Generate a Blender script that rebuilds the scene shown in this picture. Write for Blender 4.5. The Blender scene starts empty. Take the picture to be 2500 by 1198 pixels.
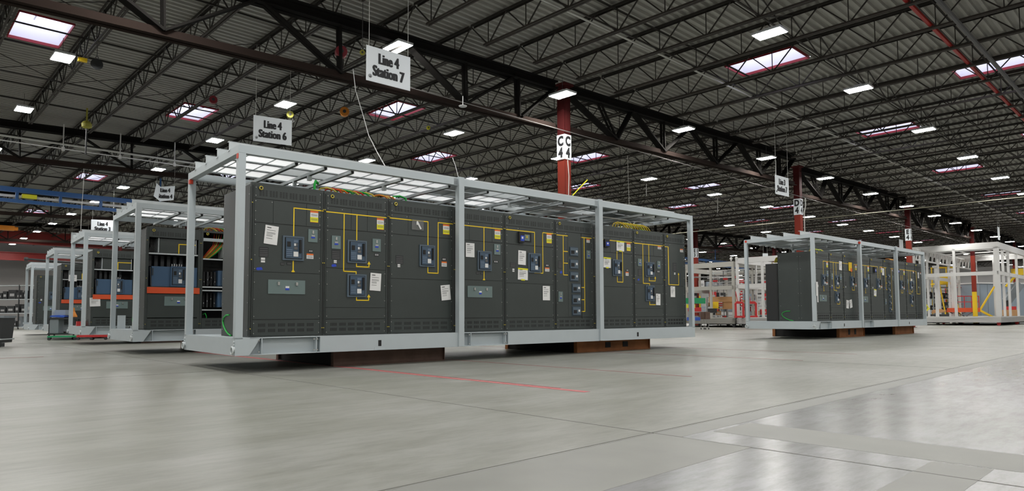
import bpy, math, random
import numpy as np
from mathutils import Matrix, Vector
random.seed(7)
SC = bpy.context.scene
COL = SC.collection
# ------------------------------------------------------------------ camera
PITCH, ROLL, CAM_H = 0.0597153, -0.0045996, 0.80237
FPX, PPY = 1640.27, 671.61
_F = Vector((0, math.cos(PITCH), math.sin(PITCH)))
_R = Vector((1, 0, 0)); _U = _R.cross(_F)
_R2 = math.cos(ROLL)*_R + math.sin(ROLL)*_U
_U2 = -math.sin(ROLL)*_R + math.cos(ROLL)*_U
cam = bpy.data.cameras.new('camera'); camo = bpy.data.objects.new('camera', cam); COL.objects.link(camo)
M3 = Matrix((_R2, _U2, -_F)).transposed()
camo.matrix_world = Matrix.Translation((0, 0, CAM_H)) @ M3.to_4x4()
cam.sensor_width = 36.0; cam.lens = FPX*36.0/2500; cam.shift_y = (PPY-599.0)/2500
cam.clip_start = 0.05; cam.clip_end = 400
SC.camera = camo
# ------------------------------------------------------------------ world, exposure
wd = bpy.data.worlds.new('sky'); SC.world = wd; wd.use_nodes = True
wd.node_tree.nodes['Background'].inputs[0].default_value = (0.80, 0.84, 1.0, 1)
wd.node_tree.nodes['Background'].inputs[1].default_value = 4.2
LAMP_STRENGTH = 165.0
SC.view_settings.view_transform = 'Standard'; SC.view_settings.look = 'None'
SC.view_settings.exposure = 0.0; SC.view_settings.gamma = 1.0; SC.view_settings.use_curve_mapping = False
SC.cycles.use_denoising = True
SC.cycles.max_bounces = 7; SC.cycles.diffuse_bounces = 4; SC.cycles.glossy_bounces = 3
SC.cycles.transmission_bounces = 4; SC.cycles.transparent_max_bounces = 6
SC.cycles.sample_clamp_indirect = 4.0
SC.cycles.caustics_reflective = False; SC.cycles.caustics_refractive = False
# ------------------------------------------------------------------ frames of reference
BPHI = 0.764; BO = Vector((1.46644, 18.4712, 0))          # building grid: origin at column C4
BU = Vector((math.cos(BPHI), math.sin(BPHI), 0)); BN = Vector((-BU.y, BU.x, 0))
BAY = 15.24; JS = BAY/9
def B(s, t, z=0.0): return BO + BU*s + BN*t + Vector((0, 0, z))
def ray_at(px, py, depth):
    d = _F + _R2*((px-1250)/FPX) - _U2*((py-PPY)/FPX)
    return Vector((0, 0, CAM_H)) + d*(depth/d.y)
# ------------------------------------------------------------------ materials
def mat(name, col, rough=0.6, metal=0.0, var=0.0, scale=6.0, emit=None, es=0.0, trans=0.0, bump=0.0, rvar=0.0, spec=0.5):
    m = bpy.data.materials.new(name); m.use_nodes = True; nt = m.node_tree
    b = nt.nodes['Principled BSDF']
    c = (*col, 1)
    b.inputs['Base Color'].default_value = c; b.inputs['Roughness'].default_value = rough
    b.inputs['Metallic'].default_value = metal; b.inputs['Specular IOR Level'].default_value = spec
    if var or bump or rvar:
        tc = nt.nodes.new('ShaderNodeTexCoord'); nz = nt.nodes.new('ShaderNodeTexNoise')
        nz.inputs['Scale'].default_value = scale; nz.inputs['Detail'].default_value = 4
        nt.links.new(tc.outputs['Object'], nz.inputs['Vector'])
        if var:
            mx = nt.nodes.new('ShaderNodeMix'); mx.data_type = 'RGBA'
            mx.inputs[6].default_value = (*[min(1, x*(1-var)) for x in col], 1)
            mx.inputs[7].default_value = (*[min(1, x*(1+var)) for x in col], 1)
            nt.links.new(nz.outputs['Fac'], mx.inputs[0]); nt.links.new(mx.outputs[2], b.inputs['Base Color'])
        if rvar:
            mr = nt.nodes.new('ShaderNodeMapRange'); mr.inputs[3].default_value = rough-rvar; mr.inputs[4].default_value = rough+rvar
            nt.links.new(nz.outputs['Fac'], mr.inputs[0]); nt.links.new(mr.outputs[0], b.inputs['Roughness'])
        if bump:
            bp = nt.nodes.new('ShaderNodeBump'); bp.inputs['Strength'].default_value = bump; bp.inputs['Distance'].default_value = 0.01
            nt.links.new(nz.outputs['Fac'], bp.inputs['Height']); nt.links.new(bp.outputs[0], b.inputs['Normal'])
    if emit:
        b.inputs['Emission Color'].default_value = (*emit, 1); b.inputs['Emission Strength'].default_value = es
    return m
def translucent(name, col, mixf=0.5):
    m = bpy.data.materials.new(name); m.use_nodes = True; nt = m.node_tree; nt.nodes.clear()
    o = nt.nodes.new('ShaderNodeOutputMaterial'); a = nt.nodes.new('ShaderNodeBsdfTranslucent'); d = nt.nodes.new('ShaderNodeBsdfDiffuse')
    a.inputs[0].default_value = (*col, 1); d.inputs[0].default_value = (*col, 1)
    x = nt.nodes.new('ShaderNodeMixShader'); x.inputs[0].default_value = mixf
    nt.links.new(d.outputs[0], x.inputs[1]); nt.links.new(a.outputs[0], x.inputs[2]); nt.links.new(x.outputs[0], o.inputs[0])
    return m
def clear_mat(name, col, gloss=0.08):
    m = bpy.data.materials.new(name); m.use_nodes = True; nt = m.node_tree; nt.nodes.clear()
    o = nt.nodes.new('ShaderNodeOutputMaterial'); a = nt.nodes.new('ShaderNodeBsdfTransparent'); d = nt.nodes.new('ShaderNodeBsdfGlossy')
    a.inputs[0].default_value = (*col, 1); d.inputs[1].default_value = 0.1
    x = nt.nodes.new('ShaderNodeMixShader'); x.inputs[0].default_value = gloss
    nt.links.new(a.outputs[0], x.inputs[1]); nt.links.new(d.outputs[0], x.inputs[2]); nt.links.new(x.outputs[0], o.inputs[0])
    return m
M = {}
M['cab'] = mat('switchgear_grey', (0.040, 0.049, 0.046), 0.42, 0.0, 0.12, 3.0)
M['cab2'] = mat('switchgear_seam', (0.02, 0.023, 0.022), 0.6)
M['caba'] = mat('switchgear_black', (0.017, 0.018, 0.018), 0.5)
M['skid'] = mat('galvanised_grey_paint', (0.48, 0.535, 0.56), 0.45, 0.0, 0.05, 4.0)
M['skid2'] = mat('galvanised_recess', (0.50, 0.555, 0.58), 0.5)
M['alu'] = mat('zinc_strut', (0.58, 0.62, 0.63), 0.4, 0.15, 0.1, 8)
M['shadesteel'] = mat('stand_steel_shaded', (0.012, 0.011, 0.011), 0.8)  # near-black stand side beams: shade under the skids put into the colour
M['rackwhite'] = mat('pale_rack_paint', (0.40, 0.40, 0.40), 0.6)
M['olive'] = mat('olive_yellow', (0.30, 0.28, 0.03), 0.6)
M['black'] = mat('black_slot', (0.008, 0.008, 0.008), 0.7)
M['mimic'] = mat('yellow_mimic_tape', (0.88, 0.62, 0.01), 0.5)
M['yellow'] = mat('safety_yellow', (0.78, 0.52, 0.01), 0.5)
M['lemon'] = mat('lemon_tape', (0.75, 0.72, 0.02), 0.5)
M['bezel'] = mat('breaker_bezel', (0.085, 0.12, 0.155), 0.45)
M['blue'] = mat('breaker_blue', (0.050, 0.085, 0.13), 0.4)
M['blue2'] = mat('breaker_blue_dark', (0.032, 0.052, 0.072), 0.45)
M['blue3'] = mat('breaker_blue_light', (0.11, 0.16, 0.23), 0.45)
M['bluehouse'] = mat('breaker_housing_blue', (0.048, 0.10, 0.18), 0.45)
M['greybox'] = mat('relay_grey_green', (0.145, 0.20, 0.195), 0.45)
M['white'] = mat('white_label', (0.75, 0.75, 0.74), 0.6)
M['paper'] = mat('white_paper', (0.80, 0.80, 0.79), 0.7)
M['ink'] = mat('black_ink', (0.015, 0.015, 0.017), 0.7)
M['greyink'] = mat('grey_print', (0.12, 0.12, 0.12), 0.7)
M['orange'] = mat('warning_orange', (0.75, 0.16, 0.02), 0.5)
M['oband'] = mat('orange_red_barrier', (0.68, 0.085, 0.02), 0.5)
M['bluetape'] = mat('blue_tape', (0.02, 0.06, 0.5), 0.6)
M['plate'] = mat('dark_plate', (0.02, 0.022, 0.024), 0.5)
M['screw'] = mat('zinc_screw', (0.5, 0.5, 0.48), 0.3, 0.6)
M['brass'] = mat('yellow_zinc', (0.55, 0.45, 0.08), 0.35, 0.5)
M['rust'] = mat('rusty_brown_steel', (0.14, 0.085, 0.065), 0.7, 0.0, 0.5, 5.0)
M['rust2'] = mat('orange_rust_steel', (0.33, 0.13, 0.045), 0.75, 0.0, 0.5, 4.0)
M['green'] = mat('green_cable', (0.01, 0.42, 0.05), 0.5)
M['red'] = mat('red_plastic', (0.5, 0.02, 0.02), 0.5)
M['wirered'] = mat('red_cable', (0.6, 0.05, 0.02), 0.5)
M['wireorange'] = mat('orange_cable', (0.7, 0.2, 0.02), 0.5)
M['wireyellow'] = mat('yellow_cable', (0.7, 0.55, 0.1), 0.5)
M['column'] = mat('column_red_shaded', (0.060, 0.006, 0.006), 0.8, 0, 0.25, 2.0, spec=0.2)  # darker red paints in the shade on the shaft above the downlight
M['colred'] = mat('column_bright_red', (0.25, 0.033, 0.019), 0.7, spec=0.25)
M['joist'] = mat('joist_dark_steel', (0.026, 0.022, 0.018), 0.7, 0, 0.4, 1.5)
M['joist_bc'] = mat('joist_chord_steel', (0.046, 0.038, 0.031), 0.65, 0, 0.5, 0.6)
M['girder'] = mat('girder_steel', (0.014, 0.013, 0.012), 0.95, 0, 0.3, 1.0, spec=0.05)
M['girder_bc'] = mat('girder_brown_chord', (0.027, 0.019, 0.016), 0.95, 0, 0.35, 0.7, spec=0.05)
M['deck'] = mat('roof_deck', (0.36, 0.355, 0.32), 0.6, 0, 0.12, 0.35)
M['curb'] = mat('skylight_red_curb', (0.28, 0.012, 0.022), 0.6)
M['well'] = mat('skylight_white_well', (0.85, 0.85, 0.86), 0.7)
M['pane'] = clear_mat('skylight_pane', (0.93, 0.92, 0.97))
M['lens'] = mat('lamp_lens', (0.9, 0.9, 0.9), 0.4, emit=(1.0, 0.985, 0.95), es=LAMP_STRENGTH)
M['lamp'] = mat('lamp_housing', (0.6, 0.62, 0.63), 0.4)
M['pipe'] = mat('pale_pipe', (0.62, 0.62, 0.58), 0.4)
M['pipered'] = mat('red_sprinkler_pipe', (0.40, 0.02, 0.015), 0.5)
M['pipedark'] = mat('dark_pipe', (0.07, 0.07, 0.07), 0.5)
M['crane_blue'] = mat('crane_blue', (0.02, 0.10, 0.30), 0.5)
M['crane_red'] = mat('crane_dark_red', (0.24, 0.018, 0.014), 0.55, 0, 0.2, 0.5)
M['crane_orange'] = mat('hoist_orange', (0.6, 0.2, 0.01), 0.5)
M['sign'] = mat('white_sign_board', (0.80, 0.85, 0.88), 0.6)
M['wall'] = mat('grey_wall', (0.30, 0.29, 0.28), 0.8, 0, 0.08, 0.5)
M['wallw'] = mat('white_wall', (0.55, 0.54, 0.53), 0.8, 0, 0.06, 0.4)
M['whitesteel'] = mat('white_painted_steel', (0.64, 0.635, 0.62), 0.5, 0, 0.04, 2)
M['cream'] = mat('cream_painted_steel', (0.42, 0.41, 0.37), 0.5, 0, 0.04, 2)
M['card'] = mat('cardboard', (0.45, 0.25, 0.11), 0.8, 0, 0.15, 3)
M['dark'] = mat('dark_plastic', (0.03, 0.032, 0.034), 0.5)
M['grey'] = mat('mid_grey_paint', (0.22, 0.25, 0.27), 0.5)
M['skyblue'] = mat('grey_blue_panel', (0.30, 0.36, 0.42), 0.5)
M['redsteel'] = mat('red_steel', (0.55, 0.03, 0.03), 0.5)
M['greenp'] = mat('green_plastic', (0.02, 0.30, 0.12), 0.5)
M['bluep'] = mat('blue_plastic', (0.03, 0.10, 0.5), 0.5)
M['chrome'] = mat('chrome_leg', (0.6, 0.6, 0.6), 0.2, 0.9)
M['roofp'] = translucent('roof_sheet_translucent', (0.95, 0.97, 0.98), 0.8)
M['roofg'] = mat('roof_sheet_grey', (0.50, 0.54, 0.55), 0.4, 0.2)
M['reelred'] = mat('reel_dark_red', (0.20, 0.012, 0.02), 0.6)
M['conduit'] = mat('dull_conduit', (0.20, 0.19, 0.18), 0.8, spec=0.1)
M['bag'] = clear_mat('clear_plastic_bag', (0.85, 0.87, 0.88), 0.25)
M['tape'] = mat('red_floor_tape', (0.34, 0.10, 0.10), 0.6, 0, 0.35, 9)
# floor: polished concrete with joints
def floor_mat():
    m = bpy.data.materials.new('polished_concrete'); m.use_nodes = True; nt = m.node_tree; b = nt.nodes['Principled BSDF']; L = nt.links.new
    tc = nt.nodes.new('ShaderNodeTexCoord'); N = []
    def noise(sc, det=5, stretch=None, rough=0.6):
        n = nt.nodes.new('ShaderNodeTexNoise'); n.inputs['Scale'].default_value = sc; n.inputs['Detail'].default_value = det; n.inputs['Roughness'].default_value = rough
        if stretch:
            mp = nt.nodes.new('ShaderNodeMapping'); mp.inputs['Scale'].default_value = stretch; L(tc.outputs['Object'], mp.inputs[0]); L(mp.outputs[0], n.inputs['Vector'])
        else: L(tc.outputs['Object'], n.inputs['Vector'])
        return n
    def ramp(n, pts):
        r = nt.nodes.new('ShaderNodeValToRGB'); e = r.color_ramp.elements
        e[0].position, e[0].color = pts[0][0], (*pts[0][1], 1); e[1].position, e[1].color = pts[1][0], (*pts[1][1], 1)
        for p_, c_ in pts[2:]:
            x = e.new(p_); x.color = (*c_, 1)
        L(n.outputs['Fac'], r.inputs[0]); return r
    n1 = noise(0.25, 6, None); r1 = ramp(n1, [(0.35, (0.255, 0.258, 0.222)), (0.65, (0.325, 0.325, 0.302))])
    n2 = noise(1.3, 6, (0.5, 1.6, 1)); r2 = ramp(n2, [(0.36, (0.86, 0.86, 0.83)), (0.64, (1.07, 1.07, 1.08))])
    n3 = noise(5, 8, (0.6, 2.2, 1), 0.75); r3 = ramp(n3, [(0.34, (0.80, 0.80, 0.78)), (0.56, (1.03, 1.03, 1.03))])
    m1 = nt.nodes.new('ShaderNodeMix'); m1.data_type = 'RGBA'; m1.blend_type = 'MULTIPLY'; m1.inputs[0].default_value = 1
    L(r1.outputs[0], m1.inputs[6]); L(r2.outputs[0], m1.inputs[7])
    m2 = nt.nodes.new('ShaderNodeMix'); m2.data_type = 'RGBA'; m2.blend_type = 'MULTIPLY'; m2.inputs[0].default_value = 0.95
    L(m1.outputs[2], m2.inputs[6]); L(r3.outputs[0], m2.inputs[7])
    sp = nt.nodes.new('ShaderNodeSeparateXYZ'); L(tc.outputs['Object'], sp.inputs[0])
    zn = nt.nodes.new('ShaderNodeMath'); zn.operation = 'LESS_THAN'; L(sp.outputs[1], zn.inputs[0]); zn.inputs[1].default_value = -9.65
    m3 = nt.nodes.new('ShaderNodeMix'); m3.data_type = 'RGBA'; m3.blend_type = 'MULTIPLY'; L(zn.outputs[0], m3.inputs[0])
    L(m2.outputs[2], m3.inputs[6]); m3.inputs[7].default_value = (0.99, 0.99, 1.09, 1)
    L(m3.outputs[2], b.inputs['Base Color'])
    mr = nt.nodes.new('ShaderNodeMapRange'); mr.inputs[3].default_value = 0.32; mr.inputs[4].default_value = 0.44
    n4 = noise(0.6, 4, None); L(n4.outputs['Fac'], mr.inputs[0]); mz = nt.nodes.new('ShaderNodeMix'); mz.data_type = 'FLOAT'; L(zn.outputs[0], mz.inputs[0]); L(mr.outputs[0], mz.inputs[2]); mz.inputs[3].default_value = 0.25; L(mz.outputs[0], b.inputs['Roughness'])
    b.inputs['Specular IOR Level'].default_value = 0.5
    return m
M['floor'] = floor_mat()
M['joint'] = mat('saw_cut_joint', (0.15, 0.15, 0.135), 0.8)
M['patch'] = mat('matt_concrete_strip', (0.265, 0.266, 0.245), 0.45, 0, 0.14, 3)
# ------------------------------------------------------------------ mesh builder
class MB:
    def __init__(s): s.v = []; s.f = []; s.m = []
    def _add(s, vs, fs, mi):
        o = len(s.v); s.v += [tuple(x) for x in vs]; s.f += [tuple(o+i for i in f) for f in fs]; s.m += [mi]*len(fs)
    def box(s, x0, x1, y0, y1, z0, z1, mi=0):
        vs = [(x0,y0,z0),(x1,y0,z0),(x1,y1,z0),(x0,y1,z0),(x0,y0,z1),(x1,y0,z1),(x1,y1,z1),(x0,y1,z1)]
        s._add(vs, [(0,3,2,1),(4,5,6,7),(0,1,5,4),(1,2,6,5),(2,3,7,6),(3,0,4,7)], mi); return s
    def bar(s, p, q, w, h=None, mi=0, up=(0,0,1)):
        p, q = Vector(p), Vector(q); h = h or w; d = (q-p).normalized(); upv = Vector(up)
        if abs(d.dot(upv)) > 0.98: upv = Vector((1,0,0))
        a = d.cross(upv).normalized()*(w/2); b = a.cross(d).normalized()*(h/2)
        vs = [p-a-b, p+a-b, p+a+b, p-a+b, q-a-b, q+a-b, q+a+b, q-a+b]
        s._add(vs, [(0,1,2,3),(7,6,5,4),(0,4,5,1),(1,5,6,2),(2,6,7,3),(3,7,4,0)], mi); return s
    def tube(s, pts, r, n=8, mi=0, caps=True):
        pts = [Vector(p) for p in pts]; o = len(s.v); prev = None
        for i, p in enumerate(pts):
            d = (pts[min(i+1, len(pts)-1)] - pts[max(i-1, 0)]).normalized()
            if prev is None:
                upv = Vector((0,0,1)) if abs(d.z) < 0.9 else Vector((1,0,0)); a = d.cross(upv).normalized()
            else: a = (prev - d*prev.dot(d)).normalized()
            b = d.cross(a); prev = a
            for k in range(n):
                t = 2*math.pi*k/n; s.v.append(tuple(p + a*(r*math.cos(t)) + b*(r*math.sin(t))))
        for i in range(len(pts)-1):
            for k in range(n):
                k2 = (k+1) % n; s.f.append((o+i*n+k, o+i*n+k2, o+(i+1)*n+k2, o+(i+1)*n+k)); s.m.append(mi)
        if caps:
            s.f.append(tuple(o+k for k in reversed(range(n)))); s.f.append(tuple(o+(len(pts)-1)*n+k for k in range(n))); s.m += [mi, mi]
        return s
    def cyl(s, p, q, r, n=12, mi=0): return s.tube([p, q], r, n, mi)
    def lathe(s, c, prof, n=16, mi=0):
        o = len(s.v); c = Vector(c)
        for r, z in prof:
            for k in range(n):
                t = 2*math.pi*k/n; s.v.append((c.x+r*math.cos(t), c.y+r*math.sin(t), c.z+z))
        for i in range(len(prof)-1):
            for k in range(n):
                k2 = (k+1) % n; s.f.append((o+i*n+k, o+i*n+k2, o+(i+1)*n+k2, o+(i+1)*n+k)); s.m.append(mi)
        s.f.append(tuple(o+k for k in reversed(range(n)))); s.f.append(tuple(o+(len(prof)-1)*n+k for k in range(n))); s.m += [mi, mi]
        return s
    def prism(s, poly, y0, y1, mi=0):      # polygon in x,z extruded along y
        n = len(poly); vs = [(x, y0, z) for x, z in poly] + [(x, y1, z) for x, z in poly]
        fs = [tuple(range(n)), tuple(range(2*n-1, n-1, -1))] + [(i, i+n, (i+1) % n + n, (i+1) % n) for i in range(n)]
        s._add(vs, fs, mi); return s
    def ring(s, c, R, r, axis='y', n=20, mi=0):
        c = Vector(c); pts = []
        for k in range(n+1):
            t = 2*math.pi*k/n
            d = {'y': Vector((math.cos(t), 0, math.sin(t))), 'x': Vector((0, math.cos(t), math.sin(t))), 'z': Vector((math.cos(t), math.sin(t), 0))}[axis]
            pts.append(c + d*R)
        return s.tube(pts, r, 8, mi, caps=False)
    def mesh(s, name, mats):
        me = bpy.data.meshes.new(name); me.from_pydata(s.v, [], s.f)
        for x in (mats if isinstance(mats, (list, tuple)) else [mats]): me.materials.append(M[x] if isinstance(x, str) else x)
        me.polygons.foreach_set('material_index', s.m); me.update(); return me
    def build(s, name, mats, parent=None, label=None):
        return put(name, s.mesh(name, mats), parent, label)
def put(name, me, parent=None, label=None, loc=None, rz=0.0):
    o = bpy.data.objects.new(name, me); COL.objects.link(o)
    if parent: o.parent = parent
    if loc is not None: o.location = loc
    if rz: o.rotation_euler = (0, 0, rz)
    if label: o['label'] = label
    return o
def tag(o, label, cat, group=None):
    o['label'] = label; o['category'] = cat
    if group: o['group'] = group
    return o
def thing(name, label, cat, loc=(0,0,0), rz=0.0, group=None):
    o = bpy.data.objects.new(name, None); COL.objects.link(o); o.location = loc; o.rotation_euler = (0, 0, rz)
    o.empty_display_size = 0.2
    return tag(o, label, cat, group)
def struct(o): o['kind'] = 'structure'; return o
def copy_tree(o, parent=None, deep=True):
    c = o.copy(); COL.objects.link(c); c.parent = parent
    if deep:
        for ch in o.children: copy_tree(ch, c)
    return c
def text_mesh(name, body, size, bold=0.02, sx=1.0, spacing=1.0, extrude=0.003):
    cu = bpy.data.curves.new(name, 'FONT'); cu.body = body; cu.size = size; cu.align_x = 'CENTER'; cu.align_y = 'CENTER'
    cu.offset = bold; cu.extrude = extrude; cu.space_character = spacing; cu.space_line = 0.9; cu.resolution_u = 3
    o = bpy.data.objects.new(name, cu); COL.objects.link(o)
    dg = bpy.context.evaluated_depsgraph_get(); me = bpy.data.meshes.new_from_object(o.evaluated_get(dg))
    bpy.data.objects.remove(o, do_unlink=True)
    for v in me.vertices:      # text lies in x,y: stand it up in x,z facing -y
        x, y, z = v.co; v.co = (x*sx, -z, y)
    me.name = name; return me
# ------------------------------------------------------------------ the building
S0, S1_, T0, T1 = -22.0, 99.06, -24.0, 61.5
ZD = 7.93
# floor
f = MB(); f.box(S0, S1_, T0, T1, -0.2, 0.0); fo = f.build('floor', 'floor'); fo.location = BO; fo.rotation_euler = (0,0,BPHI); struct(fo)
# saw cut joints and worn strip
def slab(name, s0, s1, t0, t1, m, h=0.0012):
    b = MB(); b.box(s0, s1, t0, t1, 0.0, h); o = b.build(name, m); o.location = BO; o.rotation_euler = (0,0,BPHI); return o
k = 0
for s in [x*7.62-9.95 for x in range(-1, 14)]:
    k += 1; struct(slab('trim_%d' % k, s-0.006, s+0.006, T0, T1, 'joint'))
for t in (-9.63, -9.63+7.62, -9.63+15.24, -9.63+22.86, -9.63+30.48, -9.63+45.7):
    k += 1; struct(slab('trim_%d' % k, S0, S1_, t-0.006, t+0.006, 'joint'))
for (a, b_, c, d) in [(-16, -9.95, -10.35, -9.66), (-9.94, 40, -9.86, -9.66), (-9.6, -9.08, -13.5, -9.9), (-13, -9.62, -11.5, -11.22)]:
    k += 1; struct(slab('trim_%d' % k, a, b_, c, d, 'patch', 0.0008))
def wall(name, s0, s1, t0, t1, z0, z1, m):
    b = MB(); b.box(s0, s1, t0, t1, z0, z1); o = b.build(name, m); o.location = BO; o.rotation_euler = (0,0,BPHI); return struct(o)
wall('wall_back', S0, S1_, T1, T1+0.3, 0, 8.3, 'wall')
wall('wall_right', S1_, S1_+0.3, T0, T1, 0, 8.3, 'wallw')
wall('wall_left', S0-0.3, S0, T0, T1, 0, 8.3, 'wall')
wall('wall_front', S0, S1_, T0-0.3, T0, 0, 8.3, 'wall')
# skylight positions (between joists)
SKY = []
for j in range(-1, 4):
    for i in range(-3, 20):
        s = -0.847 + 5.08*i
        if not (S0+2 < s < S1_-2): continue
        par = i % 2
        if j == -1: off = 11.35 if par else 6.95
        else: off = 7.05 if not par else 11.6
        if s < -4 and j == 0: off += .45
        SKY.append((s, BAY*j+off))
HS, HT = 0.56, 0.98
# corrugated deck with skylight holes
def deck():
    v, fc = [], []
    pitch = 0.2032; n = int((T1-T0)/pitch)
    prof = [(0.0, 0.0), (0.070, 0.0), (0.082, 0.065), (0.1912, 0.065)]
    tl = []
    for i in range(n):
        for a, z in prof: tl.append((T0+i*pitch+a, ZD+z))
    tl.append((T0+n*pitch, ZD))
    for i in range(len(tl)-1):
        (ta, za), (tb, zb) = tl[i], tl[i+1]; mid = (ta+tb)/2
        cuts = sorted((s-HS, s+HS) for s, t in SKY if abs(t-mid) < HT)
        x = S0
        for a, b in cuts + [(S1_, S1_)]:
            if a > x:
                o = len(v); v += [(x, ta, za), (a, ta, za), (a, tb, zb), (x, tb, zb)]; fc.append((o, o+3, o+2, o+1))
            x = b
    me = bpy.data.meshes.new('ceiling'); me.from_pydata(v, [], fc); me.materials.append(M['deck']); return me
ce = put('ceiling', deck(), loc=BO, rz=BPHI); struct(ce)
# skylights
cb = MB()
for sx in (-1, 1): cb.box(sx*HS-(0.02 if sx > 0 else 0), sx*HS+(0 if sx > 0 else 0.02), -HT, HT, -0.045, 0.03)
for sy in (-1, 1): cb.box(-HS, HS, sy*HT-(0.02 if sy > 0 else 0), sy*HT+(0 if sy > 0 else 0.02), -0.045, 0.03)
curb_me = cb.mesh('curb_frame', 'curb')
wl = MB()
for sx in (-1, 1): wl.box(min(sx*HS, sx*(HS+.03)), max(sx*HS, sx*(HS+.03)), -HT, HT, 0.03, 0.62)
for sy in (-1, 1): wl.box(-HS, HS, min(sy*HT, sy*(HT+.03)), max(sy*HT, sy*(HT+.03)), 0.03, 0.62)
well_me = wl.mesh('light_well', 'well')
pn = MB(); pn.box(-HS-.03, HS+.03, -HT-.03, HT+.03, 0.60, 0.612); pane_me = pn.mesh('pane', 'pane')
gb = MB()
gb.box(-0.02, 0.02, -HT, HT, 0.585, 0.60); gb.box(-HS, HS, -0.02, 0.02, 0.585, 0.60); glaz_me = gb.mesh('glazing_bar', 'well')
sky0 = None
for s, t in SKY:
    if sky0 is None:
        sky0 = thing('skylight', 'rectangular skylight with red curb and white light well in the roof deck', 'skylight', B(s, t, ZD), BPHI, 'roof skylights between the joists')
        put('curb_frame', curb_me, sky0); put('light_well', well_me, sky0); put('pane', pane_me, sky0); put('glazing_bar', glaz_me, sky0)
    else:
        c = copy_tree(sky0); c.location = B(s, t, ZD)
# bar joists
ZB, ZT = 7.25, 7.90
def joist_meshes():
    L = BAY; tc = MB(); bc = MB(); wb = MB()
    for sx in (-0.035, 0.035):
        tc.box(sx-0.022, sx+0.022, 0.05, L-0.05, ZT-0.012, ZT); tc.box(sx-0.022 if sx < 0 else sx+0.012, sx-0.012 if sx < 0 else sx+0.022, 0.05, L-0.05, ZT-0.06, ZT)
        bc.box(sx-0.022, sx+0.022, 0.5, L-0.5, ZB, ZB+0.012); bc.box(sx-0.006, sx+0.006, 0.5, L-0.5, ZB, ZB+0.05)
    n = 12; d = L/n
    for i in range(n):
        a, m_, b = i*d+0.02, (i+.5)*d, (i+1)*d-0.02
        w = 0.026
        wb.bar((0, a, ZT-0.04), (0, m_-0.03, ZB+0.03), w); wb.bar((0, m_+0.03, ZB+0.03), (0, b, ZT-0.04), w)
        wb.bar((0, m_, ZB+0.02), (0, m_, ZT-0.04), 0.018)
    return tc.mesh('top_chord', 'joist'), bc.mesh('bottom_chord', 'joist_bc'), wb.mesh('web_bars', 'joist')
jm = joist_meshes()
spots = []
for j in range(-2, 4):
    for i in range(-12, 59):
        s = i*JS
        if not (S0 < s < S1_): continue
        c = B(s, BAY*(j+.5)); x = 1250+FPX*c.x/max(c.y, 0.1)
        vis = 1 if (c.y > 3 and -900 < x < 3400) else 0
        if j == -2 : continue
        spots.append((c.length + (0 if vis else 500), s, BAY*j))
spots.sort()
J0 = None; rest = MB()
seen = [p_ for p_ in spots if p_[0] < 500][:298] + [p_ for p_ in spots if p_[0] >= 500]
nj = 0
for d_, s, t in spots:
    if nj < 298:
        nj += 1
        if J0 is None:
            J0 = thing('bar_joist', 'dark steel open web bar joist carrying the corrugated roof deck', 'roof joist', B(s, t), BPHI, 'bar joists under the roof deck')
            for nm, me in zip(('top_chord', 'bottom_chord', 'web_bars'), jm): put(nm, me, J0)
        else:
            c = copy_tree(J0); c.location = B(s, t)
    else:
        rest.box(s-.05, s+.05, t+.05, t+BAY-.05, ZT-.05, ZT); rest.box(s-.05, s+.05, t+.5, t+BAY-.5, ZB, ZB+.05)
        for i in range(12):
            q = BAY/12; rest.bar((s, t+i*q, ZT-.04), (s, t+(i+.5)*q, ZB+.03), .026); rest.bar((s, t+(i+.5)*q, ZB+.03), (s, t+(i+1)*q, ZT-.04), .026)
if rest.v:
    o = rest.build('far_bar_joists', 'joist'); o.location = BO; o.rotation_euler = (0,0,BPHI); tag(o, 'farthest bar joists of the roof, beyond the nearer individual ones', 'roof joists'); o['kind'] = 'stuff'
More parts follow.
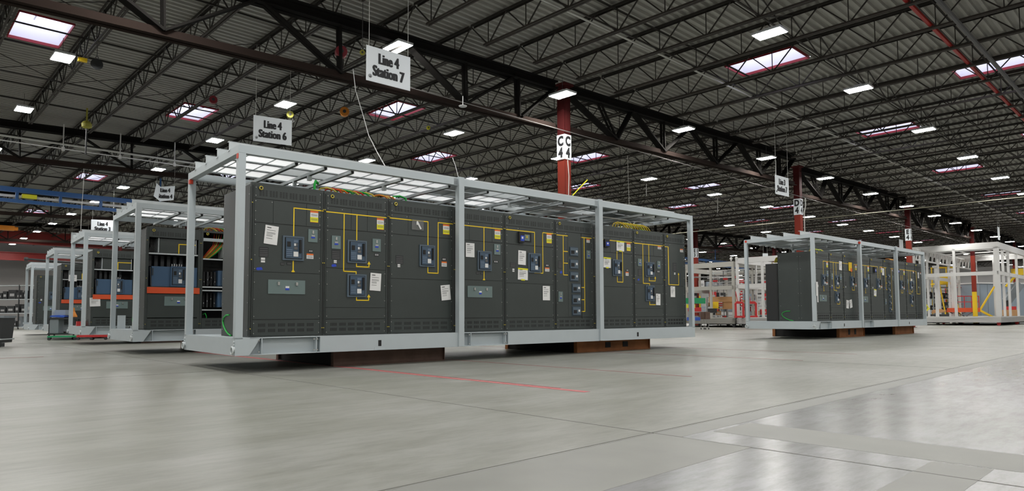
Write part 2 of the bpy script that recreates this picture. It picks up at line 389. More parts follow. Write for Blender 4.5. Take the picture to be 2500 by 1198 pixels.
# joist girders along s
GB0, GT0 = 5.90, 7.00
def girder(loc, label):
    g = thing('joist_girder', label, 'roof girder', loc, BPHI, 'roof girders on the column lines')
    return g
def gmesh():
    r = []
    tc = MB()
    for y in (-1, 1): tc.box(0.16, BAY-0.16, y*0.02 if y > 0 else -0.15, 0.15 if y > 0 else -0.02, GT0, GT0+0.02); tc.box(0.16, BAY-.16, 0.02 if y > 0 else -0.04, 0.04 if y > 0 else -0.02, GT0, GT0+0.22)
    tc.box(0.16, BAY-0.16, -0.15, 0.15, GT0+0.20, GT0+0.235)
    r.append(('top_chord', tc.mesh('top_chord', 'girder')))
    bc = MB()
    for y in (-1, 1):
        bc.box(0.2, BAY-0.2, 0.02 if y > 0 else -0.13, 0.13 if y > 0 else -0.02, GB0, GB0+0.02); bc.box(0.2, BAY-.2, 0.02 if y > 0 else -0.04, 0.04 if y > 0 else -0.02, GB0, GB0+0.17)
    r.append(('bottom_chord', bc.mesh('bottom_chord', 'girder_bc')))
    zb, zt = GB0+0.12, GT0+0.08
    seg = [((0.15/JS, zt), (1.5, zb), .11), ((1.5, zb), (1.02, zt), .07), ((1.5, zb), (2, zt), .10), ((2, zt), (3, zb), .11), ((3, zb), (3, zt), .08), ((3, zb), (4, zt), .09), ((4, zt), (5, zb), .09), ((5, zb), (5, zt), .08),
           ((5, zb), (6, zt), .09), ((6, zt), (7, zb), .11), ((7, zb), (7, zt), .08), ((7, zb), (8, zt), .10), ((8.05, zt), (8.05, zb), .09), ((8.1, zb), (8.92, zt), .11)]
    for a, b, w in seg:
        m_ = MB()
        for y in (-0.055, 0.055): m_.bar((a[0]*JS, y, a[1]), (b[0]*JS, y, b[1]), w*0.45, w, up=(0,1,0))
        r.append(('web_member', m_.mesh('web_member', 'girder')))
    return r
gm = gmesh(); G0 = None
GL = {}
rows = {-1: 'nearest the camera side', 0: 'on the column line of C4 and D4', 1: 'on the column line of E3', 2: 'third line back', 3: 'fourth line back', 4: 'farthest line'}
for j in (0, 1, 2, 3):
    for i in range(-2, 7):
        if i*BAY+0.1 < S0 or (i+1)*BAY > S1_+0.2:
            continue
        lab = 'dark steel roof girder, %s' % {0: 'on the column line of C4 and D4', 1: 'second column line from the camera', 2: 'third column line from the camera', 3: 'fourth column line from the camera'}[j]
        if G0 is None:
            G0 = thing('roof_girder', lab, 'roof girder', B(i*BAY, j*BAY), BPHI, 'girders, '+lab.split(', ')[1])
            for nm, me in gm: put(nm, me, G0)
            c = G0
        else:
            c = copy_tree(G0); c.location = B(i*BAY, j*BAY); c['label'] = lab; c['group'] = 'girders, '+lab.split(', ')[1]
        if i == -1 and j == 0: c.location = B(-BAY, 0, -.45); c.rotation_euler = (0, -.0295, BPHI)
# bridging rows
kk = 0
BR0 = {}
def bridging(cross):
    m_ = MB(); n = int((S1_-S0)/JS)
    if cross:
        for i in range(-12, 58):
            a = i*JS; m_.bar((a, 0, ZB+.03), (a+JS, 0, ZT-.05), .03, .012); m_.bar((a, .03, ZT-.05), (a+JS, .03, ZB+.03), .03, .012)
        m_.box(S0+.2, S1_-.2, -.02, .02, ZB+.05, ZB+.075)
    else:
        m_.box(S0+.2, S1_-.2, -.03, .0, ZB+.05, ZB+.065); m_.box(S0+.2, S1_-.2, -.005, .0, ZB+.05, ZB+.10)
        m_.box(S0+.2, S1_-.2, -.03, .0, ZT-.10, ZT-.085); m_.box(S0+.2, S1_-.2, -.005, .0, ZT-.12, ZT-.085)
    return m_.mesh('bridging_row', 'joist')
brm = [bridging(False), bridging(True)]
for j in range(-1, 4):
    for q, off in enumerate((1.9, 4.45, 7.0, 9.5, 12.1)):
        o = put('bridging_row', brm[1 if q in (1, 3) else 0], None, None, B(0, j*BAY+off), BPHI)
        tag(o, 'thin steel bridging row tying the roof joists together', 'joist bridging', 'bridging rows across the joists')
# columns
def column(i, j, label, letter, yellow=False):
    t = thing('building_column', label, 'column', B(31.2, 14.6) if (i, j) == (2, 1) else B(i*BAY, j*BAY), BPHI)
    w = 0.13
    c = MB()
    def H(z0, z1, mi=0):      # boxed wide-flange shape
        c.box(-w, w, -w, -w+.02, z0, z1, mi); c.box(-w, w, w-.02, w, z0, z1, mi); c.box(-w+.01, -w+.03, -w, w, z0, z1, mi); c.box(w-.03, w-.01, -w, w, z0, z1, mi)
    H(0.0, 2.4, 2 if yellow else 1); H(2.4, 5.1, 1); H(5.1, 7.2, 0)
    c.box(-.2, .2, -.2, .2, 0.0, 0.02, 0); c.box(-.2, .2, -.2, .2, 7.18, 7.24, 0)
    c.build('shaft', ['column', 'colred', 'yellow'], t)
    if letter:
        b = MB(); b.box(-w-.012, w+.012, -w-.012, w+.012, 5.1, 5.8); pb = b.build('grid_number_band', 'sign', t, 'white band with the grid letter and number')
        tm = text_mesh('grid_letters', letter, 0.36, 0.018, 0.8); tm.materials.append(M['ink'])
        o = put('grid_letters', tm, pb); o.location = (0, -w-.014, 5.44)
        o = put('grid_letters', tm, pb); o.location = (-w-.014, 0, 5.44); o.rotation_euler = (0, 0, -math.pi/2)
    return t
cl = {(0,0): ('C\n4', 'red steel column marked C 4 rising behind the large front skid'), (1,0): ('D\n4', 'red steel column marked D 4 behind the right-hand skid'),
      (2,0): ('E\n4', 'red steel column marked E 4 beyond the far end of the right-hand skid'), (3,0): (None, 'red steel column with yellow lower guard inside the big white module'),
      (2,1): ('E\n3', 'red steel column marked E 3 behind the white module with shelves')}
for (i, j), (le, la) in cl.items(): column(i, j, la, le, (i, j) == (3, 0))
c0 = None
for (i, j) in [(0,1),(1,1),(3,1),(4,0),(5,0),(4,1),(0,2),(1,2),(2,2),(3,2),(-1,1),(-1,2),(0,3),(1,3),(2,3)]:
    if c0 is None:
        c0 = column(i, j, 'plain dark red steel roof column, mostly hidden behind skids and modules', None); c0['group'] = 'unmarked red columns'
    else:
        c = copy_tree(c0); c.location = B(i*BAY, j*BAY)
# lamps
lh = MB(); lh.box(-0.20, 0.20, -0.32, 0.32, 0.0, 0.05); lh.box(-0.07, 0.07, -0.10, 0.10, 0.05, 0.12)
lh_me = lh.mesh('housing', 'lamp')
ll = MB(); ll._add([(-0.185, -0.295, -.006), (-0.185, 0.295, -.006), (-0.01, 0.295, -.006), (-0.01, -0.295, -.006)], [(0,1,2,3)], 0); l1_me = ll.mesh('lens', 'lens')
ll = MB(); ll._add([(0.01, -0.295, -.006), (0.01, 0.295, -.006), (0.185, 0.295, -.006), (0.185, -0.295, -.006)], [(0,1,2,3)], 0); l2_me = ll.mesh('lens', 'lens')
hk = MB(); hk.tube([(0, 0, 0.12), (0, 0, 0.47)], 0.006, 6); hk_me = hk.mesh('suspension_wire', 'pipedark')
LS = [-21.0, -15.9, -10.8, -5.5, -0.1, 5.1, 10.95, 16.6, 22.3, 28.0, 33.4, 38.3, 44, 50, 55.5, 61, 66.5, 72, 77.5, 83, 88.5, 94]
LT = [-22.3, -16.9, -11.5, -6.0, -0.65, 4.75, 10.1, 16.3, 21.5, 27, 32.5, 38, 43.5, 49, 54.5]
L0 = None
for s in LS:
    for t in LT:
        if abs(t) < 1 and abs(s-0) < 1: t_ = -0.3
        elif s == -5.5 and abs(t+0.65) < .1: t_ = 0.04
        else: t_ = t
        if s > 56 and t < -7: continue
        if t > 5 and abs(s-BAY*round(s/BAY)) < .8 and abs(t-BAY*round(t/BAY)) < .8: t_ = t+.8
        if s == -10.8 and abs(t+.65) < .1: t_ = -2.4
        tt = t_+ {(-10.8): 1.1, (-5.5): 0.9 if t > 3 else 0}.get(s, 0)
        if L0 is None:
            L0 = thing('high_bay_lamp', 'white rectangular twin-strip LED lamp hanging under the roof joists', 'ceiling lamp', B(s, tt, 6.8), BPHI, 'high bay lamps under the joists')
            put('housing', lh_me, L0); put('lens', l1_me, L0); put('lens', l2_me, L0); put('suspension_wire', hk_me, L0)
        else:
            c = copy_tree(L0); c.location = B(s, tt, 6.8)
            if abs(tt+0.3) < .01:
                V0 = Vector((0, 0, CAM_H)); c.location = V0+(B(-.36, -.28, 6.8)-V0)*.955
# pipes and conduits
def bpipe(name, label, cat, pts, r, m, hangers=None):
    b = MB(); P = [B(*q)-B(0,0,0) for q in pts]
    b.tube([B(*q) for q in pts], r, 8); o = b.build(name, m); tag(o, label, cat); return o
bpipe('sprinkler_pipe', 'pale grey pipe running between joists on the right of the roof', 'pipe', [(-9, -2.85, 7.42), (60, -2.85, 7.42)], 0.024, 'pipe')
bpipe('sprinkler_pipe', 'bright red sprinkler pipe under the roof at upper right', 'pipe', [(-9, -8.15, 7.36), (60, -8.15, 7.36)], 0.05, 'pipered')
bpipe('roof_pipe', 'thick dark pipe beside the red sprinkler pipe at upper right', 'pipe', [(-9, -8.75, 7.12), (60, -8.75, 7.12)], 0.05, 'pipedark')
bpipe('electrical_conduit', 'thin pale conduit clipped under the brown girder chord', 'conduit', [(-6.3, -0.17, 5.87), (52, -0.17, 5.87)], 0.012, 'conduit')
bpipe('cross_pipe', 'long thin yellowish pipe crossing below the roof behind column D4', 'pipe', [(22, -9, 5.8), (22, 13, 5.8)], 0.022, mat('pale_yellow_pipe', (0.45, 0.43, 0.33), 0.5))
bpipe('electrical_conduit', 'pale horizontal pipe at upper left, higher of the two', 'pipe', [(-22, 14.4, 6.66), (2, 14.4, 6.66)], 0.035, 'pipe')
bpipe('electrical_conduit', 'thin white horizontal conduit at upper left, lower of the two', 'conduit', [(-22, 14.2, 6.46), (2, 14.2, 6.46)], 0.02, 'whitesteel')
for s, la in [(-9.3, 'leftmost white drop rod over the left skids'), (-7.6, 'middle white drop rod over the left skids'), (-5.8, 'white drop rod just left of the front skid roof')]:
    o = MB().tube([B(s, 14.2, 7.3), B(s, 14.2, 6.5)], 0.018, 6).tube([B(s, 14.2, 6.52), B(s, 14.2, 6.40)], 0.05, 8).build('drop_rod', 'whitesteel'); tag(o, la, 'rod')
# blue crane runway
t = thing('crane_runway', 'blue steel lattice crane runway high across the left background', 'crane rail', B(-22, 21.4), BPHI)
b = MB(); b.box(0, 75, -.08, .08, 5.93, 6.13); b.build('upper_rail', 'crane_blue', t)
b = MB(); b.box(0, 75, -.08, .08, 5.50, 5.64); b.build('lower_rail', 'crane_blue', t)
b = MB(); b.box(0, 75, .02, .05, 5.72, 5.82); b.build('conductor_bar', 'whitesteel', t)
for i in range(50):
    b = MB(); b.box(i*1.5-.05+.4, i*1.5+.05+.4, -.06, .06, 5.64, 5.93); b.build('upright', 'crane_blue', t)
for i in range(9):
    b = MB(); b.bar((i*8.4+1, 0, 6.13), (i*8.4+1, 0, 7.25), .06); b.build('hanger', 'crane_blue', t)
o = MB().box(-.25, .25, -.1, .1, 5.7, 5.86).build('end_stop', 'lemon'); o.location = B(-9.2, 21.3); o.rotation_euler = (0,0,BPHI); tag(o, 'small yellow box on the blue crane runway', 'end stop')
# red bridge cranes
t = thing('bridge_crane', 'dark red crane girder across the far left background, upper one', 'crane girder', B(-21.5, 52), BPHI)
b = MB(); b.box(0, 23.2, -.03, .03, 6.62, 7.52); b.build('web_plate', 'crane_red', t)
b = MB(); b.box(0, 23.2, -.22, .22, 7.52, 7.58); b.build('top_flange', 'crane_red', t)
b = MB(); b.box(0, 23.2, -.22, .22, 6.56, 6.62); b.build('bottom_flange', 'crane_red', t)
t = thing('bridge_crane', 'dark red crane girder across the far left background, lower one', 'crane girder', B(-21.5, 58), BPHI)
b = MB(); b.box(0, 20.5, -.03, .03, 5.72, 6.3); b.build('web_plate', 'crane_red', t)
b = MB(); b.box(0, 20.5, -.2, .2, 6.3, 6.36); b.build('top_flange', 'crane_red', t)
b = MB(); b.box(0, 20.5, -.2, .2, 5.66, 5.72); b.build('bottom_flange', 'crane_red', t)
t = thing('crane_hoist', 'orange hoist box hanging above the dark red crane girder at far left', 'hoist', ray_at(8, 556, 42), BPHI)
b = MB(); b.box(-.9, .55, -.25, .25, -.14, .14); b.build('housing', 'crane_orange', t); b = MB(); b.cyl((.55, 0, 0), (.75, 0, 0), .12); b.build('motor', 'crane_orange', t)
b = MB(); b.bar((-.3, 0, .14), (-.3, 0, 1.0), .05); b.build('hanger', 'pipedark', t)
# ------------------------------------------------------------------ skids with switchgear line-ups
class Skid:
    def __init__(s, O, yaw, dz, k=1.0, cb=0.0, W=2.554):
        s.O = Vector((O[0], O[1], 0)); s.yaw = yaw; s.dz = dz; s.k = k; s.cb = cb; s.W = W; s.L = 11.02*k
        s.u = Vector((math.cos(yaw), math.sin(yaw), 0)); s.v = Vector((-s.u.y, s.u.x, 0))
    def P(s, u, v, z=0.0): return s.O + s.u*u + s.v*v + Vector((0, 0, z+s.dz))
TH = 0.7063416
MO = (-3.88279, 9.44812)
def back(v): return (MO[0]-v*math.sin(TH), MO[1]+v*math.cos(TH))
ZB0, ZD0, ZT0 = 0.2537, 0.5053, 3.2539
def skid_frame(S, label, gray=False):
    t = thing('skid_frame', label, 'equipment skid', S.P(0, 0, 0), S.yaw)
    L, W, k = S.L, S.W, S.k
    def mb(): return MB()
    # roof frame beams
    for (y0, y1) in ((0, .105), (W-.105, W)):
        mb().box(0.0, L, y0, y1, ZT0-.115, ZT0).build('top_beam', 'skid', t)
    for (x0, x1) in ((0, .105), (L-.105, L)):
        mb().box(x0, x1, .1, W-.1, ZT0-.115, ZT0).build('end_beam', 'skid', t)
    # posts
    for x in (0.0, L-.102):
        for y in (0.0, W-.102):
            mb().box(x, x+.102, y, y+.102, ZD0-.02, ZT0-.11).build('post', 'skid', t)
    for x in (3.84*k, 7.54*k):
        for y in (-.035, W-.08):
            mb().box(x, x+.115, y, y+.115, ZB0+.005, ZT0+.035).build('post', 'skid', t)
            mb().box(x-.09, x-.01, y+.035, y+.1, ZT0-.12, ZT0+.005).build('splice_plate', 'skid2', t)
    # base
    for a, b in ((0, .20), (1.26, 3.84), (5.0, 7.54), (7.655, 11.02)):
        a2, b2 = a*k, min(b*k, L)
        x = mb().box(a2, b2, 0.0, .10, ZB0, ZD0)
        if a == 0: x.prism([(a2+.2*k, ZB0), (a2+.2*k, ZD0), (.36*k, ZD0)], .0, .02); x.box(a2+.2*k, .34*k, 0, .1, ZB0, ZB0+.012)
        x.build('base_beam', 'skid', t)
    for a, b in ((.20, 1.26), (3.955, 5.0)):
        a2, b2 = a*k, b*k
        x = mb().box(a2, b2, .10, .12, ZB0, ZD0).box(a2, b2, .0, .12, ZB0, ZB0+.014).box(a2, b2, .0, .12, ZD0-.014, ZD0)
        for q in (a2+.17*k, b2-.06*k): x.box(q, q+.012, 0.0, .10, ZB0, ZD0); x.box(q-.04, q+.05, .0, .012, ZB0+.02, ZD0-.02) if False else None
        x.build('recessed_channel', 'skid2', t)
        sb = mb()
        for q in (a2+.13*k, b2-.10*k, b2-.05*k):
            for z in (ZB0+.045, ZD0-.045): sb.cyl((q, .0, z), (q, -.012, z), .012, 8)
        sb.build('bolts', 'screw', t)
    mb().box(0, L, W-.1, W, ZB0, ZD0).build('base_beam', 'skid', t)
    for x0, x1 in ((0, .06), (L-.06, L)): mb().box(x0, x1, .1, W-.1, ZB0, ZD0).build('base_end_beam', 'skid', t)
    # end lifting pins
    lp = mb()
    for y in (.04, W-.04):
        lp.cyl((-.02, y, ZB0+.09), (0, y, ZB0+.09), .045, 14); lp.ring((-.03, y, ZB0+.075), .05, .012, 'x')
        for z in (.17, .21): lp.cyl((-.015, y, ZB0+z-.02), (0, y, ZB0+z-.02), .016, 8)
    lp.build('shackle_lugs', 'alu', t)
    # deck
    d = mb().box(.06, L-.06, .1, W-.1, ZD0-.03, ZD0-.004)
    for i in range(int(L/.5)): d.box(.1+i*.5, .13+i*.5, .1, W-.1, ZD0-.004, ZD0-.001)
    d.build('deck_plate', 'skid', t)
    # fork pockets
    for a in (2.255, 8.79):
        x = mb(); x.box(a*k, a*k+.055, -.003, .0, ZB0+.065, ZB0+.16)
        x.build('lifting_slot', 'black', t)
        mb().box(a*k-.07, a*k+.12, -.004, .0, ZB0+.002, ZB0+.05).build('slot_pad', 'skid2', t) if a < 3 else None
    # cross struts under the roof (pairs with dark slot)
    for a in (.89, 1.36, 1.82, 2.74, 3.72, 4.6, 5.65, 6.6, 7.42, 8.32, 9.2, 9.66, 10.14):
        x = a*k; m_ = mb().box(x-.03, x+.03, .10, W-.12, ZT0-.16, ZT0-.115, 0).box(x-.008, x+.008, .095, W-.115, ZT0-.165, ZT0-.155, 1)
        m_.box(x-.02, x+.02, .094, .10, ZT0-.155, ZT0-.12, 1)
        m_.build('cross_strut', ['alu', 'black'], t)
    for y in (.40, .95, 1.52, 2.1):
        m_ = mb().box(-.01, L-.2, y, y+.012, ZT0-.02, ZT0+.13).box(-.01, L-.2, y, y+.07, ZT0+.12, ZT0+.13).box(-.01, L-.2, y, y+.07, ZT0-.02, ZT0-.01)
        m_.build('roof_purlin', 'alu', t)
    # strut brackets
    br = mb()
    for a in (1.36, 2.74, 5.65, 8.32):
        for y in (.7, 1.3, 1.9): br.box(a*k-.03, a*k+.03, y-.03, y+.03, ZT0-.24, ZT0-.16)
    br.build('strut_brackets', 'alu', t)
    nb = 11
    for i in range(nb):
        x0 = .12+i*(L-.3)/nb; x1 = x0+(L-.3)/nb-.03
        for (y0, y1) in ((.42, .93), (.97, 1.5), (1.54, 2.08)):
            if (i*3+int(y0*10)) % 7 == 5: continue
            x = mb(); vs = []; ny = 8
            for q in range(ny+1): vs += [(x0, y0+(y1-y0)*q/ny, ZT0-.006-.006*(q % 2)), (x1, y0+(y1-y0)*q/ny, ZT0-.006-.006*(q % 2))]
            x._add(vs, [(2*q, 2*q+1, 2*q+3, 2*q+2) for q in range(ny)], 0); x.build('roof_sheet', 'roofg' if (gray or i > 6 or (i in (4, 6) and y0 < 1)) else 'roofp', t)
    rb = mb()
    for i in range(int(L/.42)): rb.box(.3+i*.42, .314+i*.42, .42, 2.08, ZT0-.022, ZT0-.013)
    rb.build('roof_ribs', 'skid2', t)
    return t
FEAT = {
 1: [('brk', 0.73, 1.06, 1.65, 2.02), ('box', 1.13, 1.28, 1.95, 2.15), ('wy', 1.16, 1.29, 2.26, 2.44), ('blk', 1.14, 1.21, 1.79, 1.83), ('wr', 1.11, 1.22, 1.69, 1.77), ('plt', 0.38, 0.52, 1.68, 1.83), ('wsm', 0.41, 0.47, 1.6, 1.67), ('blue', 0.34, 0.44, 1.48, 1.53), ('sp', 0.7, 0.76, 1.57, 1.61), ('sp', 0.8, 0.87, 1.58, 1.62), ('gp', 0.52, 1.09, 1.14, 1.35)],
 2: [('brk', 1.79, 2.13, 1.66, 2.03), ('brk', 1.79, 2.13, 1.11, 1.48), ('box', 1.52, 1.67, 1.87, 2.08), ('box', 2.24, 2.39, 1.87, 2.08), ('wy', 2.32, 2.45, 2.24, 2.43), ('plt', 1.52, 1.67, 1.7, 1.85), ('wsm', 1.56, 1.61, 1.645, 1.69), ('blue', 1.52, 1.61, 1.58, 1.63), ('blk', 2.28, 2.36, 1.79, 1.84)],
 3: [('brk', 3.15, 3.47, 1.66, 2.04), ('wy', 3.65, 3.79, 2.26, 2.44), ('plt', 2.68, 2.83, 1.68, 1.83), ('wsm', 2.72, 2.77, 1.63, 1.68), ('blk', 3.63, 3.71, 1.78, 1.84), ('wr', 3.62, 3.73, 1.68, 1.77)],
 4: [('wy', 4.84, 4.98, 2.26, 2.44), ('box', 4.82, 4.97, 1.96, 2.16), ('brk', 4.42, 4.75, 1.64, 2.01), ('blk', 4.81, 4.92, 1.8, 1.85), ('gp', 4.19, 4.77, 1.14, 1.35), ('sp', 4.39, 4.46, 1.57, 1.61), ('sp', 4.5, 4.55, 1.57, 1.61)],
 5: [('dev', 5.42, 5.56, 2.23, 2.44), ('rec', 5.57, 5.78, 2.25, 2.44), ('wy', 6.20, 6.34, 2.27, 2.47), ('brk', 5.69, 6.02, 1.65, 2.04), ('plt', 5.22, 5.37, 1.74, 1.83), ('wsm', 5.28, 5.33, 1.65, 1.71), ('blk', 6.16, 6.25, 1.79, 1.84), ('wr', 6.15, 6.27, 1.69, 1.77)],
 6: [('tall', 6.81, 7.2, 0.78, 2.5), ('b6', 6.85, 7.11, 2.04, 2.24), ('b6', 6.85, 7.11, 1.77, 1.98), ('b6', 6.85, 7.11, 1.51, 1.72), ('b6', 6.91, 7.17, 1.27, 1.47), ('b6', 6.91, 7.17, 1.02, 1.24), ('b6', 6.91, 7.17, 0.79, 0.99), ('box', 7.37, 7.49, 2.01, 2.19), ('lab', 7.38, 7.48, 2.36, 2.44), ('plt', 6.52, 6.64, 1.77, 1.93), ('blue', 6.57, 6.64, 1.66, 1.72), ('box', 6.52, 6.64, 1.08, 1.29)],
 7: [('dev', 7.92, 8.07, 2.3, 2.47), ('wy', 8.71, 8.84, 2.26, 2.44), ('brk', 8.21, 8.52, 1.67, 2.04), ('wr', 8.66, 8.76, 1.69, 1.78), ('blk', 8.68, 8.75, 1.79, 1.84)],
 8: [('brk', 9.36, 9.69, 1.69, 2.04), ('brk', 9.36, 9.68, 1.12, 1.49), ('box', 9.09, 9.23, 1.93, 2.1), ('box', 9.81, 9.93, 1.9, 2.08), ('lab', 9.85, 9.98, 2.37, 2.44), ('blk', 9.8, 9.91, 1.8, 1.86), ('blue', 9.08, 9.15, 1.59, 1.64), ('plt', 9.1, 9.23, 1.70, 1.86)],
 9: [('plt', 10.43, 10.58, 1.86, 2.07), ('wsm', 10.48, 10.53, 1.78, 1.83), ('lab', 10.74, 10.86, 2.35, 2.43)],
}
MIMIC = {1: [[(0.9, 2.02), (0.9, 2.455), (1.37, 2.455)], [(0.9, 1.64), (0.9, 1.48)]],
 2: [[(1.43, 2.45), (2.5, 2.45)], [(1.73, 2.44), (1.73, 1.52), (1.95, 1.52), (1.95, 1.48)], [(1.955, 2.44), (1.955, 2.03)], [(1.955, 1.66), (1.955, 1.605), (2.18, 1.605), (2.18, 1.66)], [(1.96, 1.11), (1.96, 1.06), (2.18, 1.06), (2.18, 1.12)]],
 3: [[(2.57, 2.455), (3.33, 2.455), (3.33, 2.04)], [(3.33, 1.66), (3.33, 1.555), (3.545, 1.555), (3.545, 2.46), (3.86, 2.46)]],
 4: [[(4.0, 2.46), (5.03, 2.46)], [(4.58, 2.46), (4.58, 2.01)], [(4.58, 1.64), (4.58, 1.47)]],
 5: [[(5.13, 2.465), (5.868, 2.465), (5.868, 2.04)], [(5.865, 1.65), (6.09, 1.65), (6.09, 2.475), (6.39, 2.475)]],
 6: [[(6.49, 2.46), (7.53, 2.46)], [(6.675, 2.45), (6.675, 1.64), (6.8, 1.64)], [(6.675, 2.13), (6.8, 2.13)], [(6.675, 1.885), (6.8, 1.885)], [(7.305, 2.45), (7.305, 0.88), (7.21, 0.88)], [(7.305, 1.39), (7.21, 1.39)], [(7.305, 1.13), (7.21, 1.13)]],
 7: [[(7.88, 2.46), (8.89, 2.46)], [(8.37, 2.22), (8.37, 1.54), (8.56, 1.54), (8.56, 2.24)]],
 8: [[(8.99, 2.456), (10.05, 2.456)], [(9.285, 2.45), (9.285, 1.535), (9.52, 1.535), (9.52, 1.49)], [(9.507, 2.46), (9.507, 2.04)], [(9.505, 1.69), (9.505, 1.6), (9.735, 1.6), (9.735, 1.67)], [(9.51, 1.12), (9.51, 1.04), (9.72, 1.04)]],
 9: [[(10.12, 2.445), (10.255, 2.445), (10.265, 1.532), (10.66, 1.532), (10.66, 1.79)]]}
BND = {1: (.256, 1.385), 2: (1.385, 2.54), 3: (2.54, 3.9), 4: (3.9, 5.075), 5: (5.075, 6.43), 6: (6.43, 7.60), 7: (7.60, 8.94), 8: (8.94, 10.08), 9: (10.08, 10.95)}
SEAM = {1: (1.46,), 2: (1.565, .94), 3: (1.435,), 4: (1.46,), 5: (1.43,), 6: (), 7: (1.43,), 8: (1.53, .95), 9: (1.5,)}
HC = 2.25; DEP = 1.24
def breaker(parent, x0, x1, z0, z1, y, mats=('blue2', 'blue', 'blue3')):
    w, h = x1-x0, z1-z0
    b = MB().box(x0, x1, y-.02, y, z0, z1, 0); b.box(x0+.08*w, x1-.08*w, y-.022, y-.02, z0+.07*h, z1-.06*h, 1)
    o = b.build('circuit_breaker', [mats[0] if mats[0] != 'blue2' else 'bezel', 'black'], parent, 'blue circuit breaker')
    b = MB().box(x0+.12*w, x1-.12*w, y-.034, y-.026, z0+.09*h, z1-.08*h); b.build('face_plate', mats[1], o)
    b = MB()
    for q in (0.16, .24, .32, .40): b.box(x0+.15*w, x0+.42*w, y-.038, y-.034, z0+q*h, z0+(q+.05)*h)
    b.build('terminal_strips', mats[2], o)
    MB().box(x0+.18*w, x0+.34*w, y-.04, y-.034, z0+.56*h, z0+.76*h).build('display', 'black', o)
    MB().box(x0+.75*w, x0+.83*w, y-.06, y-.034, z0+.32*h, z0+.86*h).build('charging_handle', 'black', o)
    MB().box(x0+.48*w, x0+.70*w, y-.04, y-.034, z0+.16*h, z0+.36*h).build('rating_label', 'white', o)
    b = MB().box(x0+.50*w, x0+.66*w, y-.041, y-.034, z0+.45*h, z0+.56*h, 0).box(x0+.50*w, x0+.58*w, y-.041, y-.034, z0+.6*h, z0+.7*h, 1).box(x0+.58*w, x0+.66*w, y-.04, y-.034, z0+.6*h, z0+.7*h, 0).box(x0+.48*w, x0+.7*w, y-.038, y-.034, z0+.73*h, z0+.84*h, 2)
    b.build('push_buttons', ['greyink', 'white', mats[2]], o)
    return o
def louvres(parent, x0, x1, z0, z1, vert, y=0.0):
    b = MB(); W = x1-x0; ng = 6; gw = W/ng
    for g in range(ng):
        gx = x0+g*gw
        if vert:
            for c in range(5):
                for r in range(2):
                    zz = z0+(z1-z0)*(.08+.5*r); b.box(gx+.1*gw+c*gw*.15, gx+.1*gw+c*gw*.15+.012, y-.0015, y, zz, zz+(z1-z0)*.30)
        else:
            for c in range(3):
                for r in range(6):
                    zz = z0+(z1-z0)*(r+.2)/6; b.box(gx+.08*gw+c*gw*.29, gx+.08*gw+c*gw*.29+gw*.2, y-.0015, y, zz, zz+.007)
    return b.build('louvre_slots', 'black', parent)
